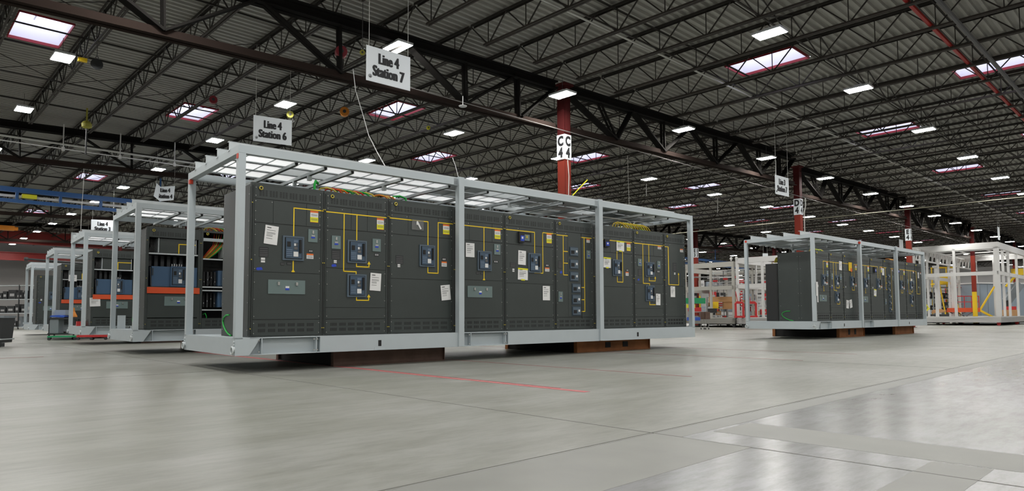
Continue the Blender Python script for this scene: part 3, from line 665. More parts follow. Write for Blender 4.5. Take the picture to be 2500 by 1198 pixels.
def features(t, sec, u0, z0, k=1.0, skip=(), only=None):
    if True:
        for ft in FEAT[sec]:
            kd, a, b, c, d = ft
            if kd in skip or (only and kd not in only): continue
            x0, x1, za, zb = (a-u0)*k, (b-u0)*k, c-z0, d-z0; w, h = x1-x0, zb-za; y = -.006
            if kd == 'brk': breaker(t, x0, x1, za, zb, y)
            elif kd == 'b6':
                o = MB().box(x0, x1, y-.012, y, za, zb).build('feeder_breaker', 'blue2', t)
                MB().box(x0+.06*w, x1-.06*w, y-.022, y-.012, za+.1*h, zb-.1*h).build('face_plate', 'bezel', o)
                MB().box(x0+.14*w, x0+.5*w, y-.028, y-.022, za+.25*h, za+.6*h).build('toggle_window', 'black', o)
                MB().box(x0+.68*w, x0+.86*w, y-.026, y-.022, za+.42*h, za+.64*h).build('rating_label', 'white', o)
            elif kd == 'box':
                o = MB().box(x0, x1, y-.012, y, za, zb).build('control_box', 'greybox', t)
                MB().box(x0+.3*w, x1-.3*w, y-.016, y-.012, za+.3*h, za+.42*h).build('blue_tag', 'bluetape', o)
                MB().box(x0+.34*w, x1-.3*w, y-.016, y-.012, za+.43*h, za+.55*h).box(x0+.42*w, x1-.42*w, y-.02, y-.012, za+.66*h, za+.9*h).build('keeper', 'screw', o)
            elif kd == 'gp':
                o = MB().box(x0, x1, y-.01, y, za, zb).build('cover_plate', 'greybox', t, 'light grey-green cover plate')
                for q in (.27, .76): MB().box(x0+q*w-.015, x0+q*w+.015, y-.03, y-.01, za+.62*h, za+.85*h).build('latch', 'screw', o)
                MB().box(x0+.46*w, x0+.56*w, y-.014, y-.01, za+.28*h, za+.42*h, 0).box(x0+.46*w, x0+.56*w, y-.014, y-.01, za+.42*h, za+.56*h, 1).build('blue_tag', ['bluetape', 'white'], o)
            elif kd == 'wy':
                b_ = MB().box(x0, x1, y-.003, y, za+.45*h, zb-.16*h, 0).box(x0, x1, y-.003, y, zb-.16*h, zb, 1).box(x0, x1, y-.003, y, za+.03*h, za+.45*h, 2).box(x0+.1*w, x1-.1*w, y-.004, y-.003, za+.2*h, za+.24*h, 3).box(x0+.1*w, x1-.1*w, y-.004, y-.003, za+.3*h, za+.33*h, 3)
                for q in (.55, .62, .69): b_.box(x0+.12*w, x1-.12*w, y-.004, y-.003, za+q*h, za+(q+.025)*h, 3)
                b_.box(x0, x1, y-.003, y, za, za+.03*h, 1); b_.build('warning_label', ['white', 'orange', 'lemon', 'greyink'], t, 'white and yellow warning label with orange header')
            elif kd in ('wr', 'lab'):
                b_ = MB().box(x0, x1, y-.003, y, za, zb-.3*h, 0).box(x0, x1, y-.003, y, zb-.3*h, zb, 1)
                for q in (.15, .32, .5): b_.box(x0+.1*w, x1-.1*w, y-.004, y-.003, za+q*h, za+(q+.06)*h, 2)
                b_.build('warning_label', ['white', 'orange', 'greyink'], t, 'small white label with orange header')
            elif kd == 'plt':
                b_ = MB().box(x0, x1, y-.003, y, za, zb, 0)
                for q in (.1, .25, .42, .6, .8): b_.box(x0+.08*w, x1-.08*w, y-.004, y-.003, za+q*h, za+(q+.05)*h, 1)
                b_.build('rating_plate', ['plate', 'greyink'], t)
            elif kd == 'wsm':
                MB().box(x0, x1, y-.003, y, za, zb, 0).box(x0, x1, y-.004, y-.003, za+.4*h, za+.55*h, 1).build('white_tag', ['white', 'greyink'], t)
            elif kd == 'blk' or kd == 'sp':
                b_ = MB().box(x0, x1, y-.005, y, za, zb, 0)
                for q in (.15, .45, .72): b_.box(x0+q*w, x0+(q+.12)*w, y-.006, y-.005, za+.25*h, za+.75*h, 1)
                b_.build('name_plate', ['plate', 'white' if kd == 'blk' else 'greyink'], t)
            elif kd == 'blue':
                MB().bar((x0, y-.001, za), (x1, y-.001, zb), .002, h, up=(0,1,0)).build('blue_tape_mark', 'bluetape', t) if False else MB().prism([(x0, za+.3*h), (x0+.25*w, za), (x1, za+.25*h), (x1-.2*w, zb), (x0+.1*w, zb-.2*h)], y-.002, y).build('blue_tape_mark', 'bluetape', t)
            elif kd == 'dev':
                o = MB().box(x0, x1, y-.05, y, za, zb).build('power_meter', 'ink', t)
                MB().box(x0+.25*w, x1-.1*w, y-.055, y-.05, za+.15*h, zb-.35*h).build('meter_face', 'bluetape', o); MB().box(x0+.4*w, x1-.3*w, y-.058, y-.055, za+.35*h, za+.55*h).build('meter_label', 'white', o)
            elif kd == 'rec':
                o = MB().box(x0, x1, y-.002, y, za, zb).build('open_cutout', 'black', t)
                MB().box(x0+.1*w, x0+.75*w, y-.01, y-.002, za+.15*h, za+.8*h, 0).box(x0+.3*w, x0+.5*w, y-.014, y-.01, za+.4*h, za+.7*h, 1).build('cutout_hardware', ['greybox', 'brass'], o)
            elif kd == 'tall':
                b_ = MB().box(x0, x1, y-.004, y, za, zb, 0).box(x1+.01, x1+.022, y-.005, y, za-.05, zb+.04, 1)
                b_.build('feeder_panel', ['cab', 'black'], t)
def mimic(t, sec, u0, z0, k=1.0, w=.016):
    b = MB()
    for pl in MIMIC[sec]:
        for (a, c), (a2, c2) in zip(pl, pl[1:]):
            xa, xb = sorted(((a-u0)*k, (a2-u0)*k)); za, zb = sorted((c-z0, c2-z0))
            b.box(xa-w/2, xb+w/2, -.008, -.0055, za-w/2, zb+w/2)
        (a, c), (a2, c2) = pl[-2], pl[-1]
        x, z = (a2-u0)*k, c2-z0
        if sec in (1, 4) and len(pl) == 2 and c2 < 1.5: b.prism([(x-.03, z-.005), (x+.03, z-.005), (x, z+.04)], -.009, -.006)
        if (sec in (2, 8) and len(pl) == 4 and c2 > c) or sec == 9: b.prism([(x-.03, z-.01), (x+.03, z-.01), (x, z+.04)], -.009, -.006)
    return b.build('mimic_diagram', 'mimic', t, 'yellow single-line diagram tape')
def cabinet(S, sec, label, open_kind=None, feats=True, skip=()):
    u0, u1 = BND[sec]; k = S.k; z0 = ZD0; w = (u1-u0)*k-.004
    t = thing('switchgear_cabinet', label, 'electrical cabinet', S.P(u0*k+S.cb, .20, ZD0), S.yaw)
    X0, X1 = .045, w-.045
    if open_kind is None:
        MB().box(0, w, .0, DEP, 0, HC, 0).box(X0, X1, -.0012, 0, .01, HC-.01, 1).build('body', ['cab', 'cab2'], t)
    else:
        b = MB().box(0, .05, 0, DEP, 0, HC).box(w-.05, w, 0, DEP, 0, HC).box(0, w, DEP-.02, DEP, 0, HC).box(0, w, 0, DEP, HC-.02, HC).box(0, w, 0, DEP, 0, .02)
        b.build('body', 'cab', t)
    # side trims / lids on the end face
    e = MB()
    if sec == 1:
        e.box(-.006, 0, .03, .5, .02, HC-.04); e.box(-.006, 0, .53, 1.2, .02, HC-.04); e.build('side_panel', 'cab', t)
        s_ = MB()
        for y in (.06, .47, .56, 1.17):
            for z in (.1, .5, .9, 1.3, 1.7, 2.1): s_.cyl((-.006, y, z), (-.011, y, z), .007, 6)
        s_.build('side_screws', 'screw', t)
    rowz = [(2.185-z0, 2.54-z0)]
    # panels
    seams = sorted([.76]+list(SEAM[sec]))
    def panel(name, x0, x1, za, zb, lab=None): return MB().box(x0+.003, x1-.003, -.006, 0, za+.004, zb-.004).build(name, 'cab', t, lab)
    if open_kind != 'wires':
        panel('top_vent_panel', X0, X1, 2.545-z0, HC-.01); louvres(t, X0+.06, X1-.06, 2.585-z0, 2.68-z0, False, -.006)
    panel('bottom_vent_panel', X0, X1, .01, .755-z0); louvres(t, X0+.07, X1-.07, .56-z0, .72-z0, True, -.006)
    if open_kind is None:
        if sec not in (6, 9):
            xs = [X0, X0+.25*w, X0+.71*w, X1] if sec in (1, 3, 4, 5) else [X0, X0+.37*w, X0+.62*w, X1]
            for a, b in zip(xs, xs[1:]): panel('small_door', a, b, 2.19-z0, 2.54-z0)
            zz = seams+[2.185]
        else: zz = seams+[2.54]
        for a, b in zip(zz, zz[1:]): panel('door', X0, X1, a-z0, b-z0)
        MB().box(0.0, .004, -.002, 0, .0, HC, 1).box(w-.004, w, -.002, 0, .0, HC, 1).box(.018, .024, -.002, 0, .02, HC-.02, 1).box(w-.024, w-.018, -.002, 0, .02, HC-.02, 1).box(.026, .040, -.008, 0, .03, HC-.02, 0).box(w-.040, w-.026, -.008, 0, .03, HC-.02, 0).build('edge_flange', ['cab', 'black'], t)  # outermost black strips paint the shadow in the gap between cabinets
        s_ = MB()
        for x in (X0+.018, X1-.018):
            for z in (.05, .2, .30, .55, .8, 1.0, 1.2, 1.5, 1.65, 1.72, 1.85, 2.0, 2.08, 2.2): s_.cyl((x, -.006, z), (x, -.013, z), .0065, 6)
        for x in (X0+.23*w,): s_.cyl((x, -.006, 2.0), (x, -.013, 2.0), .007, 6)
        s_.build('panel_screws', 'screw', t)
        features(t, sec, u0, z0, k, skip); mimic(t, sec, u0, z0, k)
    elif open_kind == 'main':
        # open section: grey box over blue withdrawable breaker over orange barrier
        D = MB()
        D.box(.05, w-.05, .5, .52, .96, HC-.3); D.build('inner_back', 'black', t)
        MB().box(X0, X1, .02, .10, 1.67, 1.70).build('shelf', 'alu', t); MB().box(.05, w-.05, .0, .5, .93, .95).build('shelf', 'cab', t)
        o = MB().box(.26, w-.10, .05, .4, 1.71, 2.03).build('control_box', 'cab', t); MB().box(.245, .26, .04, .4, 1.71, 2.04).box(w-.10, w-.085, .04, .4, 1.71, 2.04).build('bracket', 'alu', o)
        MB().box(.66, .68, .042, .05, 1.70, 1.93).box(.66, w-.1, .042, .05, 1.91, 1.93).build('mimic_diagram', 'mimic', o)
        m_ = MB()
        for i in range(6):
            x = .1+i*.13; m_.box(x, x+.07, .3, .45, 1.42, 1.66)
        m_.build('busbars', 'dark', t)
        wb = MB()
        for i in range(7):
            x = .08+i*.02; wb.tube([(x, .15, 1.72), (x+.03, .1, 1.85), (x+.01+.01*i, .2, 2.02)], .005, 5)
        wb.build('control_wires', 'greyink', t)
        o = MB().box(.12, w-.06, .02, .45, .955, 1.40).build('breaker_housing', 'bluehouse', t, 'blue breaker housing')
        breaker(o, .50, .83, .96, 1.41, .0, ('bluehouse', 'blue', 'blue3'))
        m_ = MB()
        for i in range(5): m_.tube([(.52+i*.05, -.01, 1.40), (.53+i*.05, .03, 1.46+.01*(i % 2)), (.56+i*.05, .1, 1.44)], .006, 5)
        m_.build('breaker_wires', 'white', o)
        m_ = MB().bar((.09, .02, 1.38), (.11, .0, .95), .02).box(.13, .15, .0, .02, 1.2, 1.36); m_.build('racking_cable', 'dark', t)
        MB().box(.03, w-.01, -.02, -.006, .80, .935).build('orange_barrier', 'oband', t, 'orange-red barrier strip')
        panel('door', X0, X1, .26, .79); features(t, sec, u0-.12, z0+.11, k, only=('gp',))
    elif open_kind == 'wires':
        MB().box(.05, w-.05, .55, .57, .02, HC-.1).build('inner_back', 'black', t)
        for z in (.42, .87, .95, 1.60): MB().box(.05, w-.05, .02, .10, z, z+.028).build('shelf', 'alu', t)
        MB().box(.05, w-.05, .0, .08, 2.03, 2.10).build('top_rail', 'skid', t)
        o = MB().box(.52, .92, .06, .4, 1.66, 1.98).build('control_box', 'cab', t); MB().box(.53, .9, .052, .06, 1.84, 1.86).build('mimic_diagram', 'mimic', o); MB().box(.505, .52, .05, .4, 1.66, 1.98).build('bracket', 'alu', o)
        for z in (1.0, .5):
            o = MB().box(.42, .86, .1, .5, z, z+.36).build('breaker_housing', 'bluehouse', t); breaker(o, .50, .80, z+.02, z+.35, .09)
            m_ = MB()
            for i in range(4): m_.box(.12+i*.08, .16+i*.08, .2, .4, z, z+.33, i % 2)
            
            for i in range(4): m_.box(.13+i*.08, .145+i*.08, .19, .2, z+.08+.05*(i % 3), z+.11+.05*(i % 3), 2)
            m_.build('terminal_blocks', ['black', 'dark', 'rackwhite'], t)
        cols = ['wirered', 'wireorange', 'wireyellow', 'wirered', 'green', 'wireorange', 'wireyellow', 'green']
        for i in range(8):
            MB().tube([(.10+i*.02, .25, 1.64), (.18+i*.03, .15, 1.78), (.30+i*.035, .12, 1.95), (.34+i*.05, .2, 2.12), (.38+i*.06, .3, HC+.07), (.45+i*.06, .4, HC+.02)], .009, 6).build('wire', cols[i], t)
        m_ = MB()
        for i in range(5): m_.tube([(.15+i*.06, .3, .92), (.2+i*.05, .2, 1.05), (.28+i*.04, .25, 1.25)], .006, 5)
        m_.build('control_wires', 'dark', t)
        MB().tube([(.10, .1, .33), (.14, .06, .36), (.17, .05, .28), (.165, .06, .2)], .009, 6).build('ground_wire', 'green', t)
    # lifting eye at the top left, yellow bolts on the flanges
    MB().ring((X0+.09, -.02, HC-.055), .024, .008, 'y', 14).build('lifting_eye', 'brass', t)
    b = MB()
    for z in (.12, .14, 1.13, 1.15, 1.97, 1.99)[::2]:
        for x in (.012, w-.012): b.cyl((x, -.012, z), (x, -.022, z), .009, 6)
    b.build('flange_bolts', 'brass', t)
    MB().box(0.0, w, .0, .05, HC, HC+.025).build('top_angle', 'cab', t)
    return t
def paper(S, u, z, w, h, tilt, label, tape=False, group=None):
    o = thing('paper_sheet', label, 'paper', S.P(u*S.k+S.cb, .20-.013, z), S.yaw)
    o.rotation_euler = (0, tilt, S.yaw)
    MB().box(-w/2, w/2, -.0015, 0, -h/2, h/2).build('sheet', 'paper', o)
    b = MB(); b.box(-.36*w, -.05*w, -.0025, -.0015, .36*h, .40*h)
    for q in (.24, .12, .06, -.02, -.08, -.2): b.box(-.36*w, (.30 if q > 0 else .1)*w, -.0025, -.0015, q*h, q*h+.005)
    b.build('printed_lines', 'ink', o)
    if tape: MB().box(-.5*w, .5*w, -.004, -.0015, .40*h, .54*h).box(-.18*w, .2*w, -.004, -.0015, -.56*h, -.44*h).build('yellow_tape', 'lemon', o)
    return o
def support(S, ua, ub, label, m='rust', holes=False, v0=.35, v1=2.75):
    t = thing('support_beam_stand', label, 'steel stand', S.P(ua, 0, -S.dz), S.yaw); w = ub-ua; h = ZB0+S.dz-.004
    def beam_x(y, side): return MB().box(0, w, y-.05, y+.05, 0, .018).box(0, w, y-.05, y+.05, h-.018, h).box(0, w, y-.006, y+.006, 0, h).box(0.002, .012, y-.05, y+.05, 0, h).box(w-.012, w, y-.05, y+.05, 0, h)
    b = beam_x(v0+.05, -1)
    b.build('front_beam', m, t)
    if holes:
        MB().box(.38*w, .45*w, v0+.035, v0+.046, .08, h-.05).box(.62*w, .69*w, v0+.035, v0+.046, .08, h-.05).build('fork_holes', 'black', t)
    beam_x(v1-.05, 1).build('rear_beam', m, t)
    for x in (.05, w-.05): MB().box(x-.05, x+.05, v0+.1, v1-.1, 0, .018).box(x-.05, x+.05, v0+.1, v1-.1, h-.018, h).box(x-.006, x+.006, v0+.1, v1-.1, 0, h).build('side_beam', 'shadesteel', t)
    for x in (w*.33, w*.66): MB().box(x-.04, x+.04, v0+.1, v1-.1, .0, h-.01).build('cross_beam', m, t)
    return t
DESC = {1: 'one blue breaker over a wide grey plate', 2: 'two blue breakers one above the other', 3: 'one blue breaker and a plain lower door', 4: 'one breaker, right of the first post',
        5: 'blue breaker and a dark meter window', 6: 'a tall column of six small breakers', 7: 'one breaker just right of the second post', 8: 'two stacked breakers near the right end', 9: 'a yellow arrow and no breaker, rightmost section'}
SM = Skid(MO, TH, 0.0)
SR = Skid((9.457, 20.984), 0.719, 0.071, 0.908, 0.26, 2.369)
SL = [Skid(back(6.5), TH, .022), Skid(back(13.3), TH, .038), Skid(back(19.97), TH, .028), Skid(back(28.0), TH, -.01)]
skid_frame(SM, 'large grey steel skid frame with open roof, nearest in the centre')
for s_ in range(1, 10): cabinet(SM, s_, 'dark grey cabinet on front skid with %s' % DESC[s_])
skid_frame(SR, 'grey steel skid frame with open roof standing alone at right', True)
for s_ in range(1, 10): cabinet(SR, s_, 'dark grey cabinet on right-hand skid with %s' % DESC[s_])
names = ['second skid frame of the left row, directly behind the big front skid', 'third skid frame of the left row, above the red dolly', 'fourth skid frame of the left row, behind the tool cart', 'farthest skid frame of the left row, by the far wall']
for S, n_ in zip(SL, names): skid_frame(S, 'grey steel '+n_)
cabinet(SL[0], 1, 'open dark cabinet with blue breaker and orange strip on the second left skid', 'main')
cabinet(SL[0], 2, 'open dark cabinet with shelves and coloured wires on the second left skid', 'wires')
cabinet(SL[0], 3, 'closed dark cabinet hidden behind the front skid on the second left skid')
cabinet(SL[1], 1, 'open dark cabinet with white sheet below its orange strip, third left skid', 'main')
cabinet(SL[1], 2, 'open dark cabinet with wires on the third left skid', 'wires')
cabinet(SL[2], 1, 'open dark cabinet with white sheet on its upper box, fourth left skid', 'main')
cabinet(SL[2], 2, 'open dark cabinet with wires on the fourth left skid', 'wires')
cabinet(SL[3], 1, 'closed dark cabinet on the farthest left skid beside the rack')
cabinet(SL[3], 2, 'closed dark cabinet with two breakers on the farthest left skid')
# extra end cabinets
t = thing('switchgear_cabinet', 'nearly black plain cabinet at the rear left of the right-hand skid', 'electrical cabinet', SR.P(.50, 1.46, ZD0), SR.yaw)
MB().box(0, 2.2, 0, .42, 0, 1.92).build('body', 'caba', t); MB().box(-.006, 0, .03, .39, .05, 1.88).build('side_panel', 'caba', t); MB().ring((.05, .2, 1.94), .03, .008, 'y').build('lifting_eye', 'brass', t)
t = thing('switchgear_cabinet', 'taller dark cabinet end seen behind the right end of the front skid', 'electrical cabinet', SM.P(9.2, 1.5, ZD0), TH)
MB().box(0, 1.5, 0, .5, 0, 2.52).build('body', 'cab', t); louvres(t, .1, 1.4, 2.2, 2.32, False, 0); MB().box(.02, 1.48, -.006, 0, .1, 2.1).build('door', 'cab', t)
# stands
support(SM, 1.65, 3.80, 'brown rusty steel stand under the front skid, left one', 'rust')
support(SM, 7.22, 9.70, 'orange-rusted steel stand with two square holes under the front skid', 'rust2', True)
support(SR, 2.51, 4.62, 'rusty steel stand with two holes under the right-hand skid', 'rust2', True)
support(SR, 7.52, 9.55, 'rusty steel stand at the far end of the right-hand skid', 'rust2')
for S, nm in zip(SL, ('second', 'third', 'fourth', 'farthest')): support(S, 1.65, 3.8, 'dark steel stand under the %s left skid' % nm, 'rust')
# papers on the main skid
PS = [(SM, .555, 2.014, .20, .28, .09, 'tilted white sheet taped upper left on the first front-skid cabinet', False), (SM, 2.30, 1.365, .20, .29, .05, 'white sheet beside the lower breaker of the second front-skid cabinet', False),
      (SM, 3.705, 1.215, .20, .27, -.10, 'tilted white sheet low on the third front-skid cabinet', False), (SM, 4.25, 2.01, .20, .26, .0, 'white sheet just right of the first post of the front skid', False),
      (SM, 5.525, 1.935, .20, .28, .03, 'white sheet left of the breaker on the fifth front-skid cabinet', False), (SM, 5.545, 1.61, .26, .22, .03, 'white sheet with yellow tape below another sheet, fifth cabinet', True),
      (SM, 6.175, 1.25, .20, .29, .0, 'white sheet low right on the fifth front-skid cabinet', False), (SM, 8.48, 2.35, .26, .22, .02, 'white sheet with yellow tape across the top yellow line, seventh cabinet', True),
      (SM, 8.03, 1.955, .24, .22, .02, 'white sheet with yellow tape beside the second post', True), (SM, 9.825, 1.165, .17, .27, .03, 'white sheet beside the lower breaker of the eighth cabinet', False),
      (SM, 10.405, 1.36, .18, .26, .0, 'white sheet on the rightmost front-skid cabinet', False),
      (SR, 2.33, 2.36, .22, .30, .05, 'white sheet hung across the yellow line on the right-hand skid', False), (SR, 2.84, 1.06, .20, .28, .08, 'left one of two white sheets low on the right-hand skid', False),
      (SR, 3.14, 1.08, .20, .28, -.18, 'right tilted one of two white sheets low on the right-hand skid', False), (SR, 6.4, 2.3, .2, .26, .06, 'white sheet left of the six small breakers, right-hand skid', False),
      (SR, 5.5, 1.5, .22, .24, .08, 'yellowish taped sheet in the middle of the right-hand skid', True), (SR, 9.6, 2.0, .16, .26, .15, 'tilted sheet upper right on the right-hand skid', False),
      (SR, 10.5, 2.3, .14, .24, .0, 'small white sheet near the right end of the right-hand skid', False),
      (SL[1], .35, 1.22, .27, .26, -.05, 'white sheet below the orange strip on the third left skid', False), (SL[2], .62, 2.25, .26, .24, .0, 'white sheet on the upper box of the fourth left skid', False), (SL[3], 1.1, 2.1, .2, .22, 0, 'small white sheet on the farthest left skid cabinet', False)]
for a in PS: paper(a[0], a[1], a[2], a[3], a[4], a[5], a[6], a[7])
o = thing('orange_tag_sheet', 'orange-yellow folded tag hanging on the yellow line, right-hand skid', 'tag', SR.P(3.12*.96+.15, .185, 2.36), SR.yaw)
MB().box(-.13, .13, -.01, 0, -.15, .15, 0).box(.0, .14, -.012, -.01, -.17, -.05, 1).build('sheet', ['yellow', 'orange'], o)
t = thing('plastic_bag', 'clear plastic bag taped over the yellow line on the third cabinet', 'bag', SM.P(3.11, .187, 2.38), TH)
MB().box(-.12, .12, -.012, 0, -.09, .09).build('bag_film', 'bag', t); MB().bar((-.02, -.014, .06), (.06, -.014, -.07), .008, .03).box(-.03, .0, -.016, -.012, .0, .05).build('bag_content', 'white', t)
# cable bundles on the roofs of the cabinets
def bundle(S, u, v, z, label, cols, n=7, dx=.09, span=.32, rise=.10):
    t = thing('cable_bundle', label, 'cables', S.P(u, v, z), S.yaw)
    for i in range(n):
        x = i*dx; MB().tube([(x, .12, -.02), (x+.04, .08, rise*.8), (x+.13, .03, rise), (x+span*.7, -.02, rise*.7), (x+span, -.05, -.02)], .014, 7).build('cable', cols[i % len(cols)], t)
    return t
CC = ['wireyellow', 'wirered', 'wireorange', 'green', 'wireyellow', 'wirered', 'green']
bundle(SM, 1.43, .45, 2.79, 'arching yellow, red and green cables on top of the second front cabinet', CC, 8, .10)
bundle(SM, 2.42, .5, 2.79, 'orange and tan cable loop on top near the third front cabinet', ['wireorange', 'wireyellow', 'rust'], 4, .05)
bundle(SM, 8.50, .35, 2.77, 'yellow cable bundle on top right of the second post', ['wireyellow', 'mimic', 'wireyellow', 'lemon'], 11, .09, .36, .16)
bundle(SL[0], 1.50, .4, 2.78, 'bright orange, green and red cable coils on the second left skid', CC, 10, .08)
bundle(SR, 1.0, .5, 2.79, 'yellow and green cables on top of the right-hand skid, near end', ['wireyellow', 'green', 'lemon'], 7, .08)
bundle(SR, 7.4, .5, 2.79, 'orange-yellow cables on top of the right-hand skid, far end', ['wireorange', 'wireyellow'], 7, .08)
bundle(SR, .7, 1.55, 2.5, 'yellow cables spilling at the rear left of the right-hand skid', ['wireyellow', 'lemon'], 4, .05, .3, .16)
o = MB().tube([SM.P(1.36, .5, 2.76), SM.P(1.36, .5, 2.92), SM.P(1.38, .5, 2.98), SM.P(1.44, .55, 2.95)], .022, 8).build('ground_cable', 'green'); tag(o, 'short thick green cable standing up on the first front cabinet', 'cable')
o = MB().tube([SM.P(2.85, .6, 2.90), SM.P(3.0, .6, 2.93), SM.P(3.12, .6, 2.90), SM.P(3.14, .6, 2.77)], .018, 8).build('ground_cable', 'green'); tag(o, 'green cable arch on top of the third front cabinet', 'cable')
o = MB().tube([SM.P(9.6, .6, 2.84), SM.P(9.85, .6, 2.86), SM.P(10.0, .6, 2.84), SM.P(9.97, .6, 2.74)], .018, 8).build('ground_cable', 'green'); tag(o, 'green cable arch on top at the right end of the front skid', 'cable')
def gwire(S, label, x=.256):
    pts = [S.P(x*S.k+S.cb-.012, a, b) for a, b in [(1.05, .83), (1.18, .83), (1.30, .79), (1.34, .73), (1.30, .66), (1.2, .59), (1.08, .54), (.95, .515)]]
    o = MB().tube(pts, .011, 8).build('ground_cable', 'green'); tag(o, label, 'cable')
gwire(SM, 'bright green ground wire curling at the left end of the front skid')
gwire(SL[0], 'green ground wire at the left end of the second left skid')
gwire(SR, 'green ground wire curling at the left end of the right-hand skid')
t = thing('conduit_bend', 'pair of bent metal conduits dropping from the front skid roof', 'conduit', SM.P(8.3, .6, 0), TH)
MB().tube([(-.6, 0, 3.05), (.9, 0, 3.05), (1.02, 0, 3.02), (1.08, 0, 2.93), (1.08, 0, 2.76)], .014, 8).build('conduit', 'white', t)
MB().tube([(1.9, 0, 3.05), (1.3, 0, 3.05), (1.19, 0, 3.02), (1.13, 0, 2.93), (1.13, 0, 2.76)], .014, 8).build('conduit', 'white', t)
o = MB().box(0, .62, -.05, .05, 0, .05).build('orange_plank', 'oband'); o.location = SM.P(3.25, 1.0, 2.87); o.rotation_euler = (0, 0, TH); tag(o, 'orange strip lying on top behind the third front cabinet', 'strip')
t = thing('name_card', 'white document pouch hanging on the near post of the right-hand skid', 'paper', SR.P(.06, -.012, 1.52), SR.yaw)
MB().box(.0, .13, -.006, 0, -.22, .22, 0).box(.05, .13, -.008, -.006, -.42, -.2, 0).build('pouch', 'white', t)
# coloured corner marks on skid roofs
for S, u, v, la in ((SM, -.004, .03, 'small red tape mark at the near roof corner of the front skid'), (SM, -.004, 2.45, 'small red tape mark at the rear left roof corner of the front skid'), (SR, -.004, 2.28, 'small red tape mark at the rear left roof corner of the right-hand skid'), (SR, 3.84*.908-.06, -.04, 'small red tape mark at the first middle post of the right-hand skid')):
    o = MB().box(-.004, .05, -.02, .05, 0, .07).build('tape_mark', 'wirered'); o.location = S.P(u, v, 3.06 if S is SM else 3.16); o.rotation_euler = (0, 0, S.yaw); tag(o, la, 'tape')
# ------------------------------------------------------------------ hanging station signs
def fit_text(body, width, size, bold):
    me = text_mesh('sign_text', body, size, bold, 1.0); xs = [v.co.x for v in me.vertices]; zs = [v.co.z for v in me.vertices]
    s = width/(max(xs)-min(xs)); cx = (max(xs)+min(xs))/2; cz = (max(zs)+min(zs))/2
    for v in me.vertices: v.co.x = (v.co.x-cx)*s; v.co.z -= cz
    b = MB(); vs = [tuple(v.co) for v in me.vertices]; fs = [tuple(p_.vertices) for p_ in me.polygons]
    for dx, dy in ((-.5, 0), (0, .0002), (.5, .0004)): b._add([(x+dx*size*.08, y-dy, z) for x, y, z in vs], fs, 0)
    return b.mesh('sign_text', 'ink')
def station_sign(loc, yaw, l1, l2, label, wires=1.8, w=.89, h=.62, logo=True, wl=True, blank=False):
    t = thing('hanging_sign', label, 'sign', loc, yaw)
    MB().box(0, w, 0, .008, -h, 0).build('board', 'sign', t)
    if not blank:
        w1 = .40 if l1 else .1; 
        o = put('sign_text', fit_text(l1, .40, .26, .004), t); o.location = (w*.5, -.004, -h*.30)
        o = put('sign_text', fit_text(l2, .63, .26, .004), t); o.location = (w*.5, -.004, -h*.67)
    if logo:
        b = MB(); b.ring((.075, -.004, -h+.09), .028, .0035, 'y', 16); b.prism([(.055, -h+.075), (.095, -h+.075), (.085, -h+.09), (.072, -h+.108), (.068, -h+.09)], -.005, -.001); b.build('small_logo', 'ink', t)
    for x in (.05, w-.05): MB().tube([(x, 0, 0), (x, 0, wires)], .004, 5).build('hanging_wire', 'pipe', t)
    return t
station_sign((-2.50, 11.37, 5.49), .72, 'Line 4', 'Station 7', 'white sign reading Line 4 Station 7, nearest and highest')
station_sign((-6.09, 15.62, 5.56), .56, 'Line 4', 'Station 6', 'white sign reading Line 4 Station 6 above the front skid corner', 1.7)
station_sign((8.45, 21.32, 5.27), .715, 'Line 3', 'Station 7', 'white sign reading Line 3 Station 7 beside column D4', 2.0)
station_sign((-19.6, 31.1, 5.36), .45, 'Line 4', 'Station 3', 'white sign reading Line 4 Station 3 above the third left skid', 1.9, .93)
station_sign((-25.2, 38.2, 5.66), .45, 'Line 4', 'Station 2', 'white sign half hidden behind the Station 3 sign', 1.6)
t = thing('hanging_sign', 'white sign reading Line 4 Station 4, folded down the middle', 'sign', ray_at(392, 452, 25.5), .42)
b = MB(); b._add([(-.22, -.10, -.45), (0, 0, -.62), (0, 0, -.06), (-.13, -.10, .06), (-.22, -.09, -.45), (0, .01, -.62), (0, .01, -.06), (-.13, -.09, .06)], [(0,1,2,3), (7,6,5,4), (0,4,5,1), (1,5,6,2), (2,6,7,3), (3,7,4,0)], 0)
b._add([(0, 0, -.62), (.46, -.06, -.55), (.50, -.06, 0), (0, 0, -.06), (0, .01, -.62), (.46, -.05, -.55), (.50, -.05, 0), (0, .01, -.06)], [(0,1,2,3), (7,6,5,4), (0,4,5,1), (1,5,6,2), (2,6,7,3), (3,7,4,0)], 0); b.build('board', 'sign', t)
o = put('sign_text', fit_text('Line 4', .33, .22, .004), t); o.location = (.17, -.045, -.19); o.rotation_euler = (0, 0, -.13)
o = put('sign_text', fit_text('Station 4', .49, .22, .004), t); o.location = (.17, -.05, -.42); o.rotation_euler = (0, 0, -.13)
for x, z in ((-.12, .05), (.48, 0)): MB().tube([(x, -.06, z), (x, -.06, 1.7)], .004, 5).build('hanging_wire', 'pipe', t)
station_sign(ray_at(2195, 584, 41), .7, '', '', 'small white hanging sign in front of column E4', 1.2, .62, .9, False, blank=True)
station_sign(ray_at(2435, 553, 41), .75, '', '', 'narrow white hanging sign above the corner of the big white module', 1.2, .55, .8, False, blank=True)
station_sign(ray_at(1862, 618, 41), .3, '', '', 'small white hanging sign behind the roof of the right-hand skid', 2.0, .38, .34, False, blank=True)
